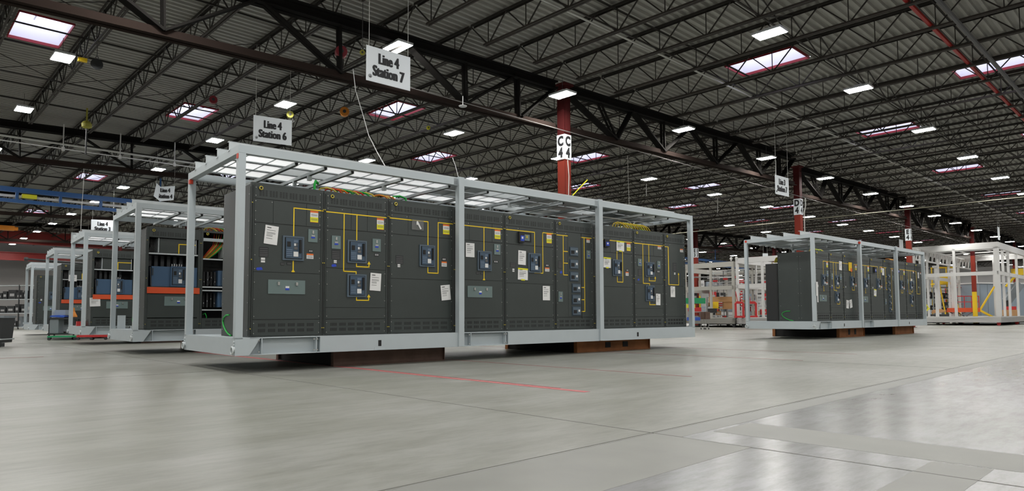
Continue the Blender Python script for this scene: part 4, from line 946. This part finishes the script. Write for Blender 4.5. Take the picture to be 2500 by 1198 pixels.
# ------------------------------------------------------------------ balancers, reels, cords
def reel(name, loc, r, m, label, cat, drop=.5, yaw=.2, wide=.12):
    t = thing(name, label, cat, loc, yaw)
    MB().tube([(0, -wide/2, 0), (0, wide/2, 0)], r, 20).build('drum', m, t); MB().tube([(0, -wide/2-.02, 0), (0, -wide/2, 0)], r*.35, 14).build('hub', 'dark', t)
    MB().ring((0, 0, r+.03), .03, .008, 'y').tube([(0, 0, r+.05), (0, 0, 7.3-loc[2])], .008, 6).build('hanger', 'pipedark', t)
    if drop: MB().tube([(r*.8, 0, 0), (r*.85, 0, -drop)], .008, 6).ring((r*.85, 0, -drop-.03), .03, .008, 'y').build('hook_line', 'pipedark', t)
    return t
reel('hose_reel', (-3.55, 13.73, 6.3), .12, 'reelred', 'dark red hose reel hanging left of the Station 7 sign', 'reel', 0, .4, .16)
t = reel('cable_clamp', (-3.08, 13.62, 6.25), .055, 'olive', 'round yellow disc right beside the Station 7 sign', 'reel', 0, .3, .03)
reel('tool_balancer', (-4.74, 18.8, 6.60), .13, 'crane_orange', 'bright yellow-orange tool balancer over the front skid roof', 'balancer', .2, .2)
reel('cable_reel', (-9.84, 15.63, 6.80), .13, 'dark', 'dark round reel at upper left beside a small yellow trolley', 'reel', 0, .5, .04)
t = thing('beam_trolley', 'small yellow trolley block at upper left next to a dark reel', 'trolley', (-10.02, 15.38, 6.80), .7)
MB().box(-.09, .09, -.05, .05, -.03, .05).build('block', 'yellow', t); MB().cyl((-.06, 0, .05), (-.06, 0, .45), .01).build('hanger', 'pipedark', t)
t = thing('chain_hoist', 'yellow-green chain hoist hanging from a roof joist at far upper left', 'hoist', (-12.69, 19.77, 6.55), .3)
MB().lathe((0, 0, -.12), [(.05, 0), (.13, .04), (.14, .14), (.10, .2), (.04, .24)], 16).build('hoist_body', 'olive', t); MB().box(-.02, .02, -.015, .015, .12, .5).build('strap', 'olive', t); MB().tube([(0, 0, -.12), (.0, 0, -.9)], .022, 6).build('chain_bag', 'dark', t)
reel('hose_reel', (-8.46, 18.75, 6.95), .11, 'reelred', 'dark red reel near the left skylight above the left skids', 'reel', .2, .4, .1)
reel('tool_balancer', (-6.54, 19.54, 6.75), .10, 'olive', 'olive-yellow balancer behind the Station 6 sign', 'balancer', .15, .4)
reel('cable_clamp', (-2.7, 21.52, 6.9), .06, 'lemon', 'small yellow clamp between two skylights above the front skid', 'clamp', .1, .4, .05)
for (x, y, d, la) in ((1130, 260, 15.6, 'round white disc detector under the brown girder chord, left of column C4'), (1462, 246, 20.4, 'round white disc detector under the girder right of column C4')):
    P = ray_at(x, y, d); t = thing('ceiling_sensor', la, 'sensor', P, 0)
    MB().lathe((0, 0, 0), [(.09, 0), (.10, .015), (.06, .03)], 18).build('disc', 'white', t); MB().cyl((0, 0, .03), (0, 0, .25), .01).build('stem', 'white', t)
def cord(pts, r, m, label, name='drop_cable', cat='cord'):
    o = MB().tube(pts, r, 6).build(name, m); tag(o, label, cat); return o
cord([ray_at(862, 168, 13.7), ray_at(868, 220, 13.7), ray_at(886, 280, 13.5), ray_at(900, 330, 13.2), ray_at(920, 370, 12.6), ray_at(940, 405, 11.6)], .008, 'white', 'long white cord hanging from the reel down to the front skid roof')
cord([ray_at(1105, 385, 14), ray_at(1112, 405, 13.6), ray_at(1119, 432, 13.0)], .006, 'white', 'short white cord ending at the first middle post of the front skid')
cord([ray_at(205, 395, 24), ray_at(204, 450, 24), ray_at(200, 500, 24), ray_at(197, 566, 23.5)], .008, 'pipe', 'thin pale cord hanging above the third left skid')
cord([ray_at(1532, 380, 22), ray_at(1536, 500, 22)], .006, 'pipe', 'thin pale cord dropping behind the front skid roof, right of column C4')
cord([ray_at(1578, 448, 27), ray_at(1578, 478, 27)], .012, 'white', 'short white rod hanging below a lamp right of column C4', 'drop_rod', 'rod')
cord([ray_at(1752, 484, 32), ray_at(1752, 520, 32)], .012, 'white', 'short white rod hanging below a lamp left of column D4', 'drop_rod', 'rod')
cord([ray_at(1894, 392, 23.5), ray_at(1894, 428, 21.4)], .012, 'white', 'white rod above the Line 3 sign', 'drop_rod', 'rod')
cord([ray_at(1398, 477, 17.5), ray_at(1412, 462, 17.6), ray_at(1434, 439, 17.8)], .015, 'lemon', 'short yellow-green rod slanting beside column C4', 'yellow_rod', 'rod')
cord([B(-.12, -.235, 0), B(-.12, -.235, 3.6), B(-.08, -.24, 4.6), B(-.12, -.235, 5.05)], .012, 'pipe', 'thin pale conduit running down column C4', 'electrical_conduit', 'conduit')
cord([B(15.48, -.15, 0), B(15.48, -.15, 5.2), B(15.52, -.2, 5.5), B(15.52, -.2, 5.85)], .022, 'pipe', 'pale conduit running down column D4', 'electrical_conduit', 'conduit')
t = thing('overhead_pipe', 'black horizontal hose bar behind the farthest left skid roofs', 'pipe', ray_at(64, 632, 30), .7)
MB().tube([(0, 0, 0), (2.6, 0, -.12)], .05, 8).build('bar', 'dark', t); MB().lathe((0, 0, -.08), [(.07, 0), (.09, .08), (.07, .16)], 12).build('end_cap', 'dark', t)
# ------------------------------------------------------------------ red tape on the floor
def ftape(s, t0, t1, w, label, wob=0.0, m='tape'):
    b = MB(); n = 12
    for i in range(n):
        a, c = t0+(t1-t0)*i/n, t0+(t1-t0)*(i+1)/n; b.box(s-w/2+wob*math.sin(i*2.1), s+w/2+wob*math.sin(i*1.7+1), a, c, .0008, .0025)
    o = b.build('floor_tape', m); o.location = BO; o.rotation_euler = (0, 0, BPHI); return tag(o, label, 'floor tape')
ftape(-8.38, -7.75, 4, .09, 'bright red worn tape line nearest, from the left stand', .012, mat('bright_red_floor_tape', (.50, .15, .15), .55, 0, .5, 14))
ftape(-8.30, -7.3, 4, .02, 'thin red line right beside the nearest tape line', .01)
ftape(-6.1, -7.6, 4, .03, 'thin dark red floor line, second from the camera')
ftape(-2.1, -7.35, 4, .03, 'thin dark red floor line, third from the camera')
ftape(.45, -7.35, 4, .03, 'faint red floor line, fourth and farthest from the camera')
b = MB(); b.box(-16, -11.2, 4.3, 4.36, .0008, .0025); o = b.build('floor_tape', 'tape'); o.location = BO; o.rotation_euler = (0,0,BPHI); tag(o, 'red tape line on the floor left under the second skid', 'floor tape')
# ------------------------------------------------------------------ left background objects
P = ray_at(-14, 812, 18.6); t = thing('waste_bin', 'dark grey wheeled bin cut off by the left edge', 'bin', (P.x, P.y, 0), .2)
MB().prism([(-.30, .12), (.30, .12), (.36, .80), (-.36, .80)], -.3, .3).build('body', 'dark', t); MB().box(-.38, .38, -.33, .33, .80, .86).build('lid', 'grey', t); MB().box(-.34, .34, -.34, .34, .2, .23).build('rim', 'alu', t)
for x in (-.25, .25): MB().cyl((x, -.32, .06), (x, -.24, .06), .06).build('wheel', 'dark', t)
MB().box(-.25, .4, -.3, -.28, .02, .12).build('base', 'dark', t)
P = ray_at(158, 800, 24.6); t = thing('tool_cart', 'black tool cart with blue cloth standing between the left skids', 'cart', (P.x, P.y, 0), .2)
for x in (-.42, .38):
    for y in (-.2, .2): MB().box(x-.02, x+.02, y-.02, y+.02, .1, .78).build('post', 'dark', t); 
MB().box(-.45, .42, -.25, .25, .74, .80).build('top_shelf', 'dark', t); MB().box(-.45, .42, -.25, .25, .2, .24).build('lower_shelf', 'dark', t); MB().box(-.43, -.12, -.22, .22, .24, .74).build('side_panel', 'grey', t)
for x in (-.4, .38): MB().cyl((x, -.22, .06), (x, -.16, .06), .06).build('wheel', 'dark', t)
o = MB().prism([(-.4, .83), (.05, .80), (.1, .84), (-.1, .89), (-.35, .88)], -.26, .2).build('blue_cloth', 'bluep'); o.location = (P.x, P.y, 0); o.rotation_euler = (0,0,.2); tag(o, 'crumpled blue cloth on top of the black tool cart', 'cloth')
o = MB().box(-.35, .0, -.1, .2, .83, 1.02).build('storage_box', 'skyblue'); o.location = (P.x-.02, P.y+.1, .06); o.rotation_euler = (0,0,.2); tag(o, 'pale box standing on the black tool cart', 'box')
o = MB().lathe((0, 0, 0), [(.13, 0), (.12, .05), (.05, .2), (.03, .34)], 14).build('orange_cone', 'crane_orange'); o.location = (P.x+.3, P.y, .82); tag(o, 'small orange cone on the right end of the tool cart', 'cone')
P = ray_at(166, 820, 24.2); t = thing('flat_dolly', 'green flat dolly on the floor below the tool cart', 'dolly', (P.x, P.y, 0), .3)
MB().box(-.55, .35, -.3, .3, .1, .15).build('deck', 'greenp', t)
for x in (-.5, .3): MB().cyl((x, -.3, .05), (x, -.25, .05), .05).build('wheel', 'dark', t)
for i, (x, la) in enumerate(((214, 'red machine dolly on the floor between second and third left skids, left one'), (246, 'red machine dolly on the floor, right of another red dolly'))):
    P = ray_at(x, 822, 24.2); t = thing('machine_dolly', la, 'dolly', (P.x, P.y, 0), .3)
    MB().box(-.3, .25, -.2, .2, .1, .17).build('deck', 'redsteel', t)
    for xx in (-.25, .2): MB().cyl((xx, -.2, .05), (xx, -.12, .05), .05).build('wheel', 'dark', t)
P = ray_at(192, 800, 24.2); o = MB().lathe((0, 0, 0), [(.05, 0), (.065, .2), (.06, .2)], 14).build('paint_tub', 'white'); o.location = SL[1].P(.16, .75, ZD0); tag(o, 'small white tub standing on the third left skid deck', 'tub')
o = MB().box(-.12, .12, -.08, .08, 0, .14).build('red_toolbox', 'redsteel'); o.location = SL[1].P(.16, 1.25, ZD0); o.rotation_euler = (0,0,TH); tag(o, 'small red box standing on the third left skid deck', 'box')
o = MB().box(0, .18, -.01, 0, 0, .32).build('steel_bracket', 'skid'); o.location = SL[0].P(.14, 2.45, ZD0); o.rotation_euler = (0,0,TH-.5); tag(o, 'upright steel bracket plate at the rear left of the second left skid', 'bracket')
for S, la in ((SL[3], 'farthest'),):
    o = MB().box(-.25, .25, -.08, .08, 0, .08).build('steel_bracket', 'skid2'); o.location = S.P(.2, 2.3, ZD0); o.rotation_euler = (0,0,TH); tag(o, 'small steel block on the deck corner of the farthest left skid', 'bracket')
# racks at far left
def rack(loc, yaw, w, h, d, nx, nz, label, mp, ms, seed=1, fill=True, colors=('dark', 'grey', 'card', 'bluep', 'white'), fill_prob=.8, shelf_items=None, item_word='stock box', grp=None):
    rnd = random.Random(seed); t = thing('storage_rack', label, 'shelving', loc, yaw)
    for i in range(nx+1):
        for y in (0, d): MB().box(i*w/nx-.03, i*w/nx+.03, y-.03, y+.03, 0, h).build('upright', mp, t)
    for k_ in range(nz):
        z = .15+k_*(h-.2)/max(1, nz-1) if nz > 1 else .5; MB().box(0, w, -.02, d+.02, z-.03, z+.02).build('shelf', ms, t)
    if fill:
        for k_ in range(nz-1):
            z = .17+k_*(h-.2)/max(1, nz-1)+.003; gap = (h-.2)/max(1, nz-1)-.12; x = .08
            while x < w-.4:
                bw = rnd.uniform(.25, .55); bh = gap*rnd.uniform(.45, .9)
                if rnd.random() < fill_prob:
                    c = rnd.choice(colors); cy, sy = math.cos(yaw), math.sin(yaw); px, py = x+bw/2, d*.45
                    o = MB().box(-bw/2, bw/2, -d*.35, d*.35, 0, bh, 0).box(-bw*.3, bw*.3, -d*.352, -d*.35, bh*.3, bh*.6, 1).build('stock_box', [c, 'rackwhite'])
                    o.location = (loc[0]+px*cy-py*sy, loc[1]+px*sy+py*cy, z); o.rotation_euler = (0, 0, yaw)
                    nm = {'dark': 'black', 'grey': 'grey', 'card': 'brown cardboard', 'bluep': 'blue', 'white': 'white', 'redsteel': 'red', 'greenp': 'green', 'yellow': 'yellow', 'skyblue': 'pale blue'}[c]
                    tag(o, '%s %s standing on the %s' % (nm, item_word, grp), 'box', nm+' stock boxes on the '+grp)
                x += bw+rnd.uniform(.03, .15)
    return t
P = ray_at(-40, 790, 47); rack((P.x, P.y, 0), -.05, 7.5, 3.1, .9, 3, 4, 'dark rack with pale shelf beams at the far left behind the skids', 'dark', 'alu', 3, True, ('dark', 'dark', 'dark', 'grey'), grp='far left rack')
# ------------------------------------------------------------------ white modules on the right
def module(name, K, L, W, H, zb, zt, posts_n, posts_u, label, m, mid, wheels='dark', roof=True, pw=.14, pc=.14, tb=.32):
    # K corner (nearest); extends +n (left, away) by W and +u (right, away) by L
    t = thing(name, label, 'module frame', (K[0], K[1], 0), BPHI)
    tb_ = tb
    MB().box(0, L, 0, W, zb, zt-.05).build('base_floor', m, t)
    for a, b, c, d in ((0, L, 0, .12), (0, L, W-.12, W), (0, .12, .12, W-.12), (L-.12, L, .12, W-.12)): MB().box(a, b, c, d, zb, zt).build('base_beam', m, t)
    for a, b, c, d in ((0, L, 0, .14), (0, L, W-.14, W), (0, .14, .14, W-.14), (L-.14, L, .14, W-.14)): MB().box(a, b, c, d, H-tb_, H).build('top_beam', m, t)
    if mid:
        for a, b, c, d in ((0, L, .03, .11), (0, L, W-.11, W-.03), (.03, .11, .11, W-.11)): MB().box(a, b, c, d, mid-.14, mid+.10).build('mid_rail', m, t)
    for y in [0, W-pw]+list(posts_n):
        w_ = pc if y == 0 else (pw if y == W-pw else pw*.86)
        MB().box(0, w_*1.15, y, y+w_, zt-.01, H-.30).build('post', m, t)
        MB().box(L-w_, L, y, y+w_, zt-.01, H-.30).build('post', m, t)
    for x in posts_u:
        for y in (0, W-pw*.8): MB().box(x, x+pw*.8, y, y+pw*.8, zt-.01, H-.30).build('post', m, t)
    if roof:
        n = int(L/2.4)
        for i in range(n): MB().box(1.9+i*2.4, 1.98+i*2.4, .14, W-.14, H-.18, H-.10).build('roof_joist', m, t)
        for y in (W*.33, W*.66): MB().box(.14, L-.14, y, y+.06, H-.10, H-.04).build('roof_joist', m, t)
    for x in (.25, L*.5, L-.3):
        for y in (.2, W-.3): MB().cyl((x, y, zb/2), (x+.12, y, zb/2), zb/2-.002, 12).box(x-.05, x+.17, y-.1, y+.1, zb-.06, zb).build('roller', wheels, t)
    return t
K = (31.6, 43.5)
bigm = module('module_frame', K, 12.0, 5.0, 5.45, .20, .60, [2.42], [1.5, 3.2, 6, 9], 'big white empty module frame on red rollers at the right edge', 'whitesteel', 3.45, 'redsteel', True, .17, .27, .42)
# pale lattice truss inside it
def truss(parent, y0, x, z, L, h, n, m, along='y'):
    b1 = MB(); b1.bar((x, y0, z), (x, y0+L, z), .10); b1.build('truss_chord', m, parent); b1 = MB(); b1.bar((x, y0, z+h), (x, y0+L, z+h), .10); b1.build('truss_chord', m, parent)
    b = MB(); d = L/n
    for i in range(n): b.bar((x, y0+i*d, z), (x, y0+(i+.6)*d, z+h), .06); b.bar((x, y0+(i+1)*d, z), (x, y0+(i+1)*d, z+h), .06)
    b.build('truss_web', m, parent)
t = thing('lattice_truss', 'white lattice truss crossing inside the big white module', 'truss', B(29.0, 6.6, 0)+Vector((0,0,0)), BPHI-math.pi/2)
t.location = ray_at(2236, 618, 46); t.location.z = 0
truss(t, 0, 0, 4.50, 17, .72, 18, 'white')
for y in (4.6, 9.0, 16.6): MB().box(-.09, .09, y-.09, y+.09, 0.0, 4.2).box(-.18, .18, y-.18, y+.18, 4.15, 4.30).build('support_post', 'whitesteel', t)
# smaller modules in the middle distance
Q = Vector((13.72, 41.7, 0))
def onq(d): return (Q.x+BN.x*-d, Q.y+BN.y*-d)
module('module_frame', onq(0.06), 9.0, 5.4, 4.10, .22, .62, [1.55, 3.4], [2.5, 5, 7.5], 'cream white module frame with shelving, between the two skids', 'cream', 2.5, 'dark', False)
module('module_frame', onq(5.6), 9.0, 5.4, 4.28, .22, .62, [1.9, 3.65], [2.5, 5, 7.5], 'white module frame just left of the right-hand skid', 'whitesteel', 2.55, 'dark', False)
for i, d in enumerate((-.08, .28)):
    P = onq(d); o = MB().lathe((0,0,0), [(.03, -.08), (.06, 0), (.09, .07), (.06, .14), (.02, .17)], 14).build('white_globe', 'white'); o.location = (P[0], P[1], 4.2); tag(o, '%s of two white globes on top of the module corner' % ('left', 'right')[i], 'lamp globe')
# shelving inside and behind
def wp(px, depth): 
    P = ray_at(px, 780, depth); return (P.x, P.y, 0.0)
def raised(l, z): return (l[0], l[1], z)
rack(wp(1728, 45.5), -.2, 3.9, 2.0, .6, 3, 4, 'white wire shelving full of stock in the cream module', 'rackwhite', 'rackwhite', 11, True, ('card', 'white', 'dark', 'grey', 'redsteel'), .9, grp='module shelving')
rack(wp(1690, 49), -.1, 10, 3.6, .9, 5, 5, 'long tall pale rack behind the modules', 'rackwhite', 'rackwhite', 12, True, ('white', 'grey', 'dark', 'redsteel', 'skyblue'), .75, grp='tall rear rack')
rack(wp(1812, 46.5), -.1, 3.6, 2.6, .7, 2, 4, 'pale shelving behind the red cylinder carts', 'white', 'alu', 15, True, ('white', 'grey', 'skyblue', 'redsteel'), .7, grp='shelving behind the red carts')
def bx(name, px, py0, py1, w, d, depth, m, label, cat='box', yaw=-.2, group=None, extra=None):
    P0 = ray_at(px, py1, depth); P1 = ray_at(px, py0, depth)
    o = MB().box(-w/2, w/2, -d/2, d/2, 0, P1.z-P0.z).build(name, m); o.location = P0; o.rotation_euler = (0, 0, yaw); tag(o, label, cat); return o
# long cardboard boxes resting on a pallet stack inside the module
t = thing('work_table', 'brown bench with stacked long boxes inside the cream module', 'table', wp(1768, 43.8), -.2)
MB().box(-.9, .9, -.3, .3, 1.15, 1.2).build('table_top', 'card', t)
for x in (-.85, .85):
    for y in (-.25, .25): MB().box(x-.03, x+.03, y-.03, y+.03, .62, 1.15).build('leg', 'yellow', t)
t.location.z = 0
def onbox(x, z0, z1, w, m, la, dy=0):
    P = Vector(wp(1768, 43.8)); o = MB().box(-w/2, w/2, -.25, .25, 0, z1-z0).build('cardboard_box', m); o.location = (P.x+x, P.y+dy, z0); o.rotation_euler = (0,0,-.2); tag(o, la, 'box')
onbox(-.05, 1.62, 1.95, 1.75, 'card', 'long brown cardboard box on top of the stack in the cream module'); onbox(.35, 1.2, 1.62, .8, 'card', 'brown cardboard box below the long box, right side'); onbox(-.55, 1.2, 1.62, .35, 'yellow', 'orange-yellow carton below the long box, left side')
# coloured straps and foam tubes by the right end of the front skid
def strap(px0, px1, py, h, depth, m, label):
    a = ray_at(px0, py, depth); b_ = ray_at(px1, py, depth); o = MB().bar(a, b_, .06, h).build('barrier_strap', m); tag(o, label, 'strap')
strap(1674, 1722, 734, .30, 36, 'greenp', 'wide green strap just past the right end of the front skid')
strap(1676, 1697, 747, .18, 35, 'lemon', 'lime yellow strap around the right end post')
strap(1680, 1712, 755, .22, 36, 'redsteel', 'dark red strap below the green one')
strap(1728, 1750, 758, .24, 37, 'dark', 'black strap to the right of the red strap')
bx('plastic_crate', 1703, 774, 782, .25, .4, 35.5, 'bluep', 'blue crate right of the front skid end post', 'crate'); bx('plastic_crate', 1682, 774, 782, .2, .4, 35.3, 'bluep', 'small blue crate left of the front skid end post', 'crate')
bx('yellow_post', 1709, 722, 750, .08, .08, 36.5, 'yellow', 'vertical yellow bar beside the green strap', 'post')
for i, x in enumerate((1715, 1726)):
    P = wp(x, 36.6); t = thing('wheeled_stand', '%s chrome wheeled stand past the right end of the front skid' % ('left', 'right')[i], 'stand', P, .2)
    for a in (-.09, .09):
        MB().cyl((a, 0, .08), (a, 0, .55), .012).build('leg', 'chrome', t); MB().cyl((a-.02, 0, .04), (a+.02, 0, .04), .04, 12).build('caster', 'dark', t)
    MB().box(-.14, .14, -.1, .1, .55, .95).build('basket', 'rust', t)
for i, x in enumerate((1806, 1837)):
    P = wp(x, 41.0+i*.3); t = thing('cylinder_cart', '%s red metal cylinder cart inside the white module' % ('left', 'right')[i], 'cart', (P[0], P[1], .0), .1)
    z0 = .60
    for a in (-.24, .24): MB().box(a-.05, a+.05, -.05, .05, z0, z0+.85).build('side_post', 'redsteel', t)
    MB().box(-.30, .30, -.1, .1, z0, z0+.12).build('base', 'redsteel', t); MB().prism([(-.3, z0+.85), (.3, z0+.85), (.15, z0+1.0), (-.15, z0+1.0)], -.08, .08).build('hood', 'redsteel', t)
    MB().bar((-.1, 0, z0+1.0), (-.22, 0, z0+1.6), .03).build('handle', 'redsteel', t)
    for a in (-.2, .2): MB().cyl((a, -.06, z0-.0), (a, .06, z0-.0), .04, 10).build('wheel', 'dark', t)
t = thing('chain_post', 'red and white banded vertical post behind the left cylinder cart', 'post', (wp(1812, 42.5)[0], wp(1812, 42.5)[1], .6), 0)
MB().cyl((0, 0, 0), (0, 0, 2.2), .05).build('pole', 'white', t)
for i in range(8): MB().cyl((0, 0, .7+i*.18), (0, 0, .79+i*.18), .055).build('red_band', 'redsteel', t)
# rolling ladder, lifts and other things seen through the big module
P = wp(2322, 55); t = thing('rolling_ladder', 'yellow rolling ladder platform seen through the big white module', 'ladder', P, .05)
t.scale = (1.15, 1, 1.25)
for a in (-.55, .55):
    MB().bar((a, -.4, .1), (a*.8, .5, 2.6), .07).build('stile', 'yellow', t); MB().bar((a, 1.3, .1), (a, 1.2, 2.6), .07).build('rear_leg', 'yellow', t); MB().bar((a, .5, 2.6), (a, .5, 3.7), .06).build('rail_post', 'yellow', t); MB().bar((a, 1.2, 2.6), (a, 1.2, 3.7), .06).build('rail_post', 'yellow', t)
for i in range(9): MB().box(-.5, .5, -.38+i*.1, -.2+i*.1, .35+i*.25, .39+i*.25).build('step', 'dark', t)
MB().box(-.6, .6, .4, 1.3, 2.55, 2.65).build('platform', 'yellow', t); MB().box(-.6, .6, .44, .48, 2.65, 3.25).build('gate_panel', 'yellow', t); MB().box(-.6, .6, .45, .5, 3.65, 3.72).box(-.6, .6, 1.18, 1.23, 3.65, 3.72).build('handrail', 'yellow', t)
P = wp(2354, 52); t = thing('scissor_lift', 'orange-red scissor lift platform beside the yellow-based column', 'lift', P, .1)
MB().box(-1.0, .95, -.5, .5, .9, 1.22).build('platform', 'oband', t); MB().box(-.95, .9, -.45, .45, .15, .42).build('chassis', 'dark', t)
for q in (-.6, 0): MB().bar((q-.3, -.3, .42), (q+.5, -.3, .9), .06).bar((q+.5, .3, .42), (q-.3, .3, .9), .06).build('scissor_arm', 'grey', t)
for x in (-.7, .7): MB().cyl((x, -.52, .18), (x, -.40, .18), .18, 16).build('wheel', 'dark', t)
for x in (-.95, -.3, .3, .9): MB().box(x-.02, x+.02, -.48, -.44, 1.22, 2.1).build('rail_post', 'redsteel', t)
MB().box(-.97, .92, -.48, -.44, 2.08, 2.14).box(-.97, .92, -.48, -.44, 1.65, 1.7).build('guard_rail', 'redsteel', t)
rack(wp(2262, 56), 0, 2.5, 3.0, .9, 4, 4, 'dark cage rack left of the yellow ladder', 'alu', 'alu', 21, True, ('dark', 'dark', 'grey'), .9, grp='dark cage rack')
rack(wp(2328, 58), .1, 3.6, 3.1, .8, 4, 5, 'dark red frame rack behind the scissor lift', 'redsteel', 'redsteel', 22, True, ('dark', 'grey', 'skyblue'), .6, grp='red frame rack')
P = wp(2432, 57); t = thing('equipment_enclosure', 'large grey-blue metal enclosure behind the big module corner', 'enclosure', P, .3)
MB().box(-1.7, 4.2, 0, 2.5, .2, 3.3).build('body', 'skyblue', t)
for i in range(7): MB().box(-1.69+i*.85, -1.67+i*.85, -.02, 0, .25, 3.25).build('panel_seam', 'grey', t)
MB().box(-1.8, 4.3, -.1, 2.6, 3.3, 3.4).build('roof_edge', 'white', t); MB().box(-1.6, 4.1, .1, 2.4, 0, .2).build('plinth', 'dark', t)
P = wp(2422, 53); t = thing('boom_lift', 'yellow boom lift with a folded arm behind the module corner', 'lift', P, 0)
MB().bar((-.9, 0, 1.1), (.3, 0, 2.9), .09).build('lower_boom', 'yellow', t); MB().bar((-.75, .25, 1.0), (.45, .25, 2.8), .07).build('boom_link', 'yellow', t); MB().bar((-.95, 0, 1.05), (.35, 0, .35), .12, .14).build('jib', 'yellow', t)
MB().box(.2, 1.6, -.5, .5, .1, .55).build('chassis', 'yellow', t); MB().bar((1.2, 0, .5), (1.3, 0, 1.8), .35).build('mast', 'dark', t); MB().bar((1.2, 0, 1.7), (2.3, 0, 3.1), .35, .6).build('telescopic_boom', 'grey', t)
MB().bar((1.2, 0, 2.9), (2.2, 0, 3.9), .12).build('upper_boom', 'yellow', t); MB().box(1.9, 2.7, -.3, .3, 3.8, 4.3).build('basket', 'yellow', t)
for x in (.35, 1.4): MB().cyl((x, -.55, .25), (x, -.4, .25), .25, 16).build('wheel', 'dark', t)
P = wp(2466, 50.0); t = thing('cardboard_box', 'open brown cardboard box right of the big module corner', 'box', (P[0], P[1], .0), .3)
MB().box(-.35, .4, -.3, .3, .6, 1.05).build('carton', 'card', t); MB().box(-.3, .35, -.25, .25, 1.05, 1.3).build('red_contents', 'redsteel', t); MB().box(-.4, .45, -.35, .35, 0, .6).build('pallet_base', 'dark', t)
P = wp(2290, 50.5); t = thing('debris_pile', 'tan wooden offcuts on a low black pallet left of the ladder', 'pallet load', (P[0], P[1], 0), .1)
MB().box(-.75, .6, -.4, .4, .1, .75).build('crate_base', 'dark', t)
for i in range(4): MB().bar((-.6+i*.1, -.2+i*.1, .86+i*.05), (.5, -.1+i*.12, .95+i*.05), .15, .1).build('offcut', 'card', t)
o = MB().tube([ray_at(2260, 742, 43), ray_at(2266, 750, 43), ray_at(2263, 758, 43), ray_at(2270, 752, 43)], .04, 6).build('caution_tape', 'lemon'); tag(o, 'lime yellow crumpled tape at the far end of the right-hand skid', 'tape')
# long pale machines along the right wall
for i, (s, tt, w, h, m, la) in enumerate([(93, 2, 9, 4.2, 'white', 'tall pale machine enclosure along the far right wall, left one'), (92, 14, 8, 3.2, 'grey', 'low grey machine along the far right wall')]):
    t = thing('machine_enclosure', la, 'machine', B(s, tt), BPHI)
    MB().box(0, 4, 0, w, 0, h).build('body', m, t); MB().box(-.02, 0, .5, w-.5, .6, h-.5).build('door', 'skyblue', t)

# pipe banks seen in the upper half of the cream and white modules
for i, (d0, d1, dep, la) in enumerate([(-3.2, -.2, 2.5, 'bank of thin horizontal pipes inside the cream white module'), (.4, 5.0, 2.5, 'bank of thin horizontal pipes inside the white module by the right-hand skid')]):
    t = thing('pipe_bank', la, 'pipework', (Q.x+BU.x*dep, Q.y+BU.y*dep, 0), BPHI)
    for k_ in range(7):
        z = 2.78+k_*.16; MB().tube([(.1*(k_ % 3), -d0, z), (.1*(k_ % 3), -d1, z+.05*((k_*7) % 3))], .028, 6).build('pipe', ['rackwhite', 'alu', 'pipedark', 'white', 'conduit', 'alu', 'white'][k_], t)
    for k_ in range(4):
        y = -d0-(d1-d0)*(k_+.5)/4; MB().tube([(.12, y, .66), (.12, y, 3.8)], .025, 6).build('riser_pipe', 'pipedark' if k_ % 2 else 'alu', t)
    for k_ in range(3):
        y = -d0-(d1-d0)*(k_+.8)/4; MB().box(-.1, .1, y-.12, y+.12, 3.0+.1*k_, 3.12+.1*k_).build('valve', 'redsteel', t)
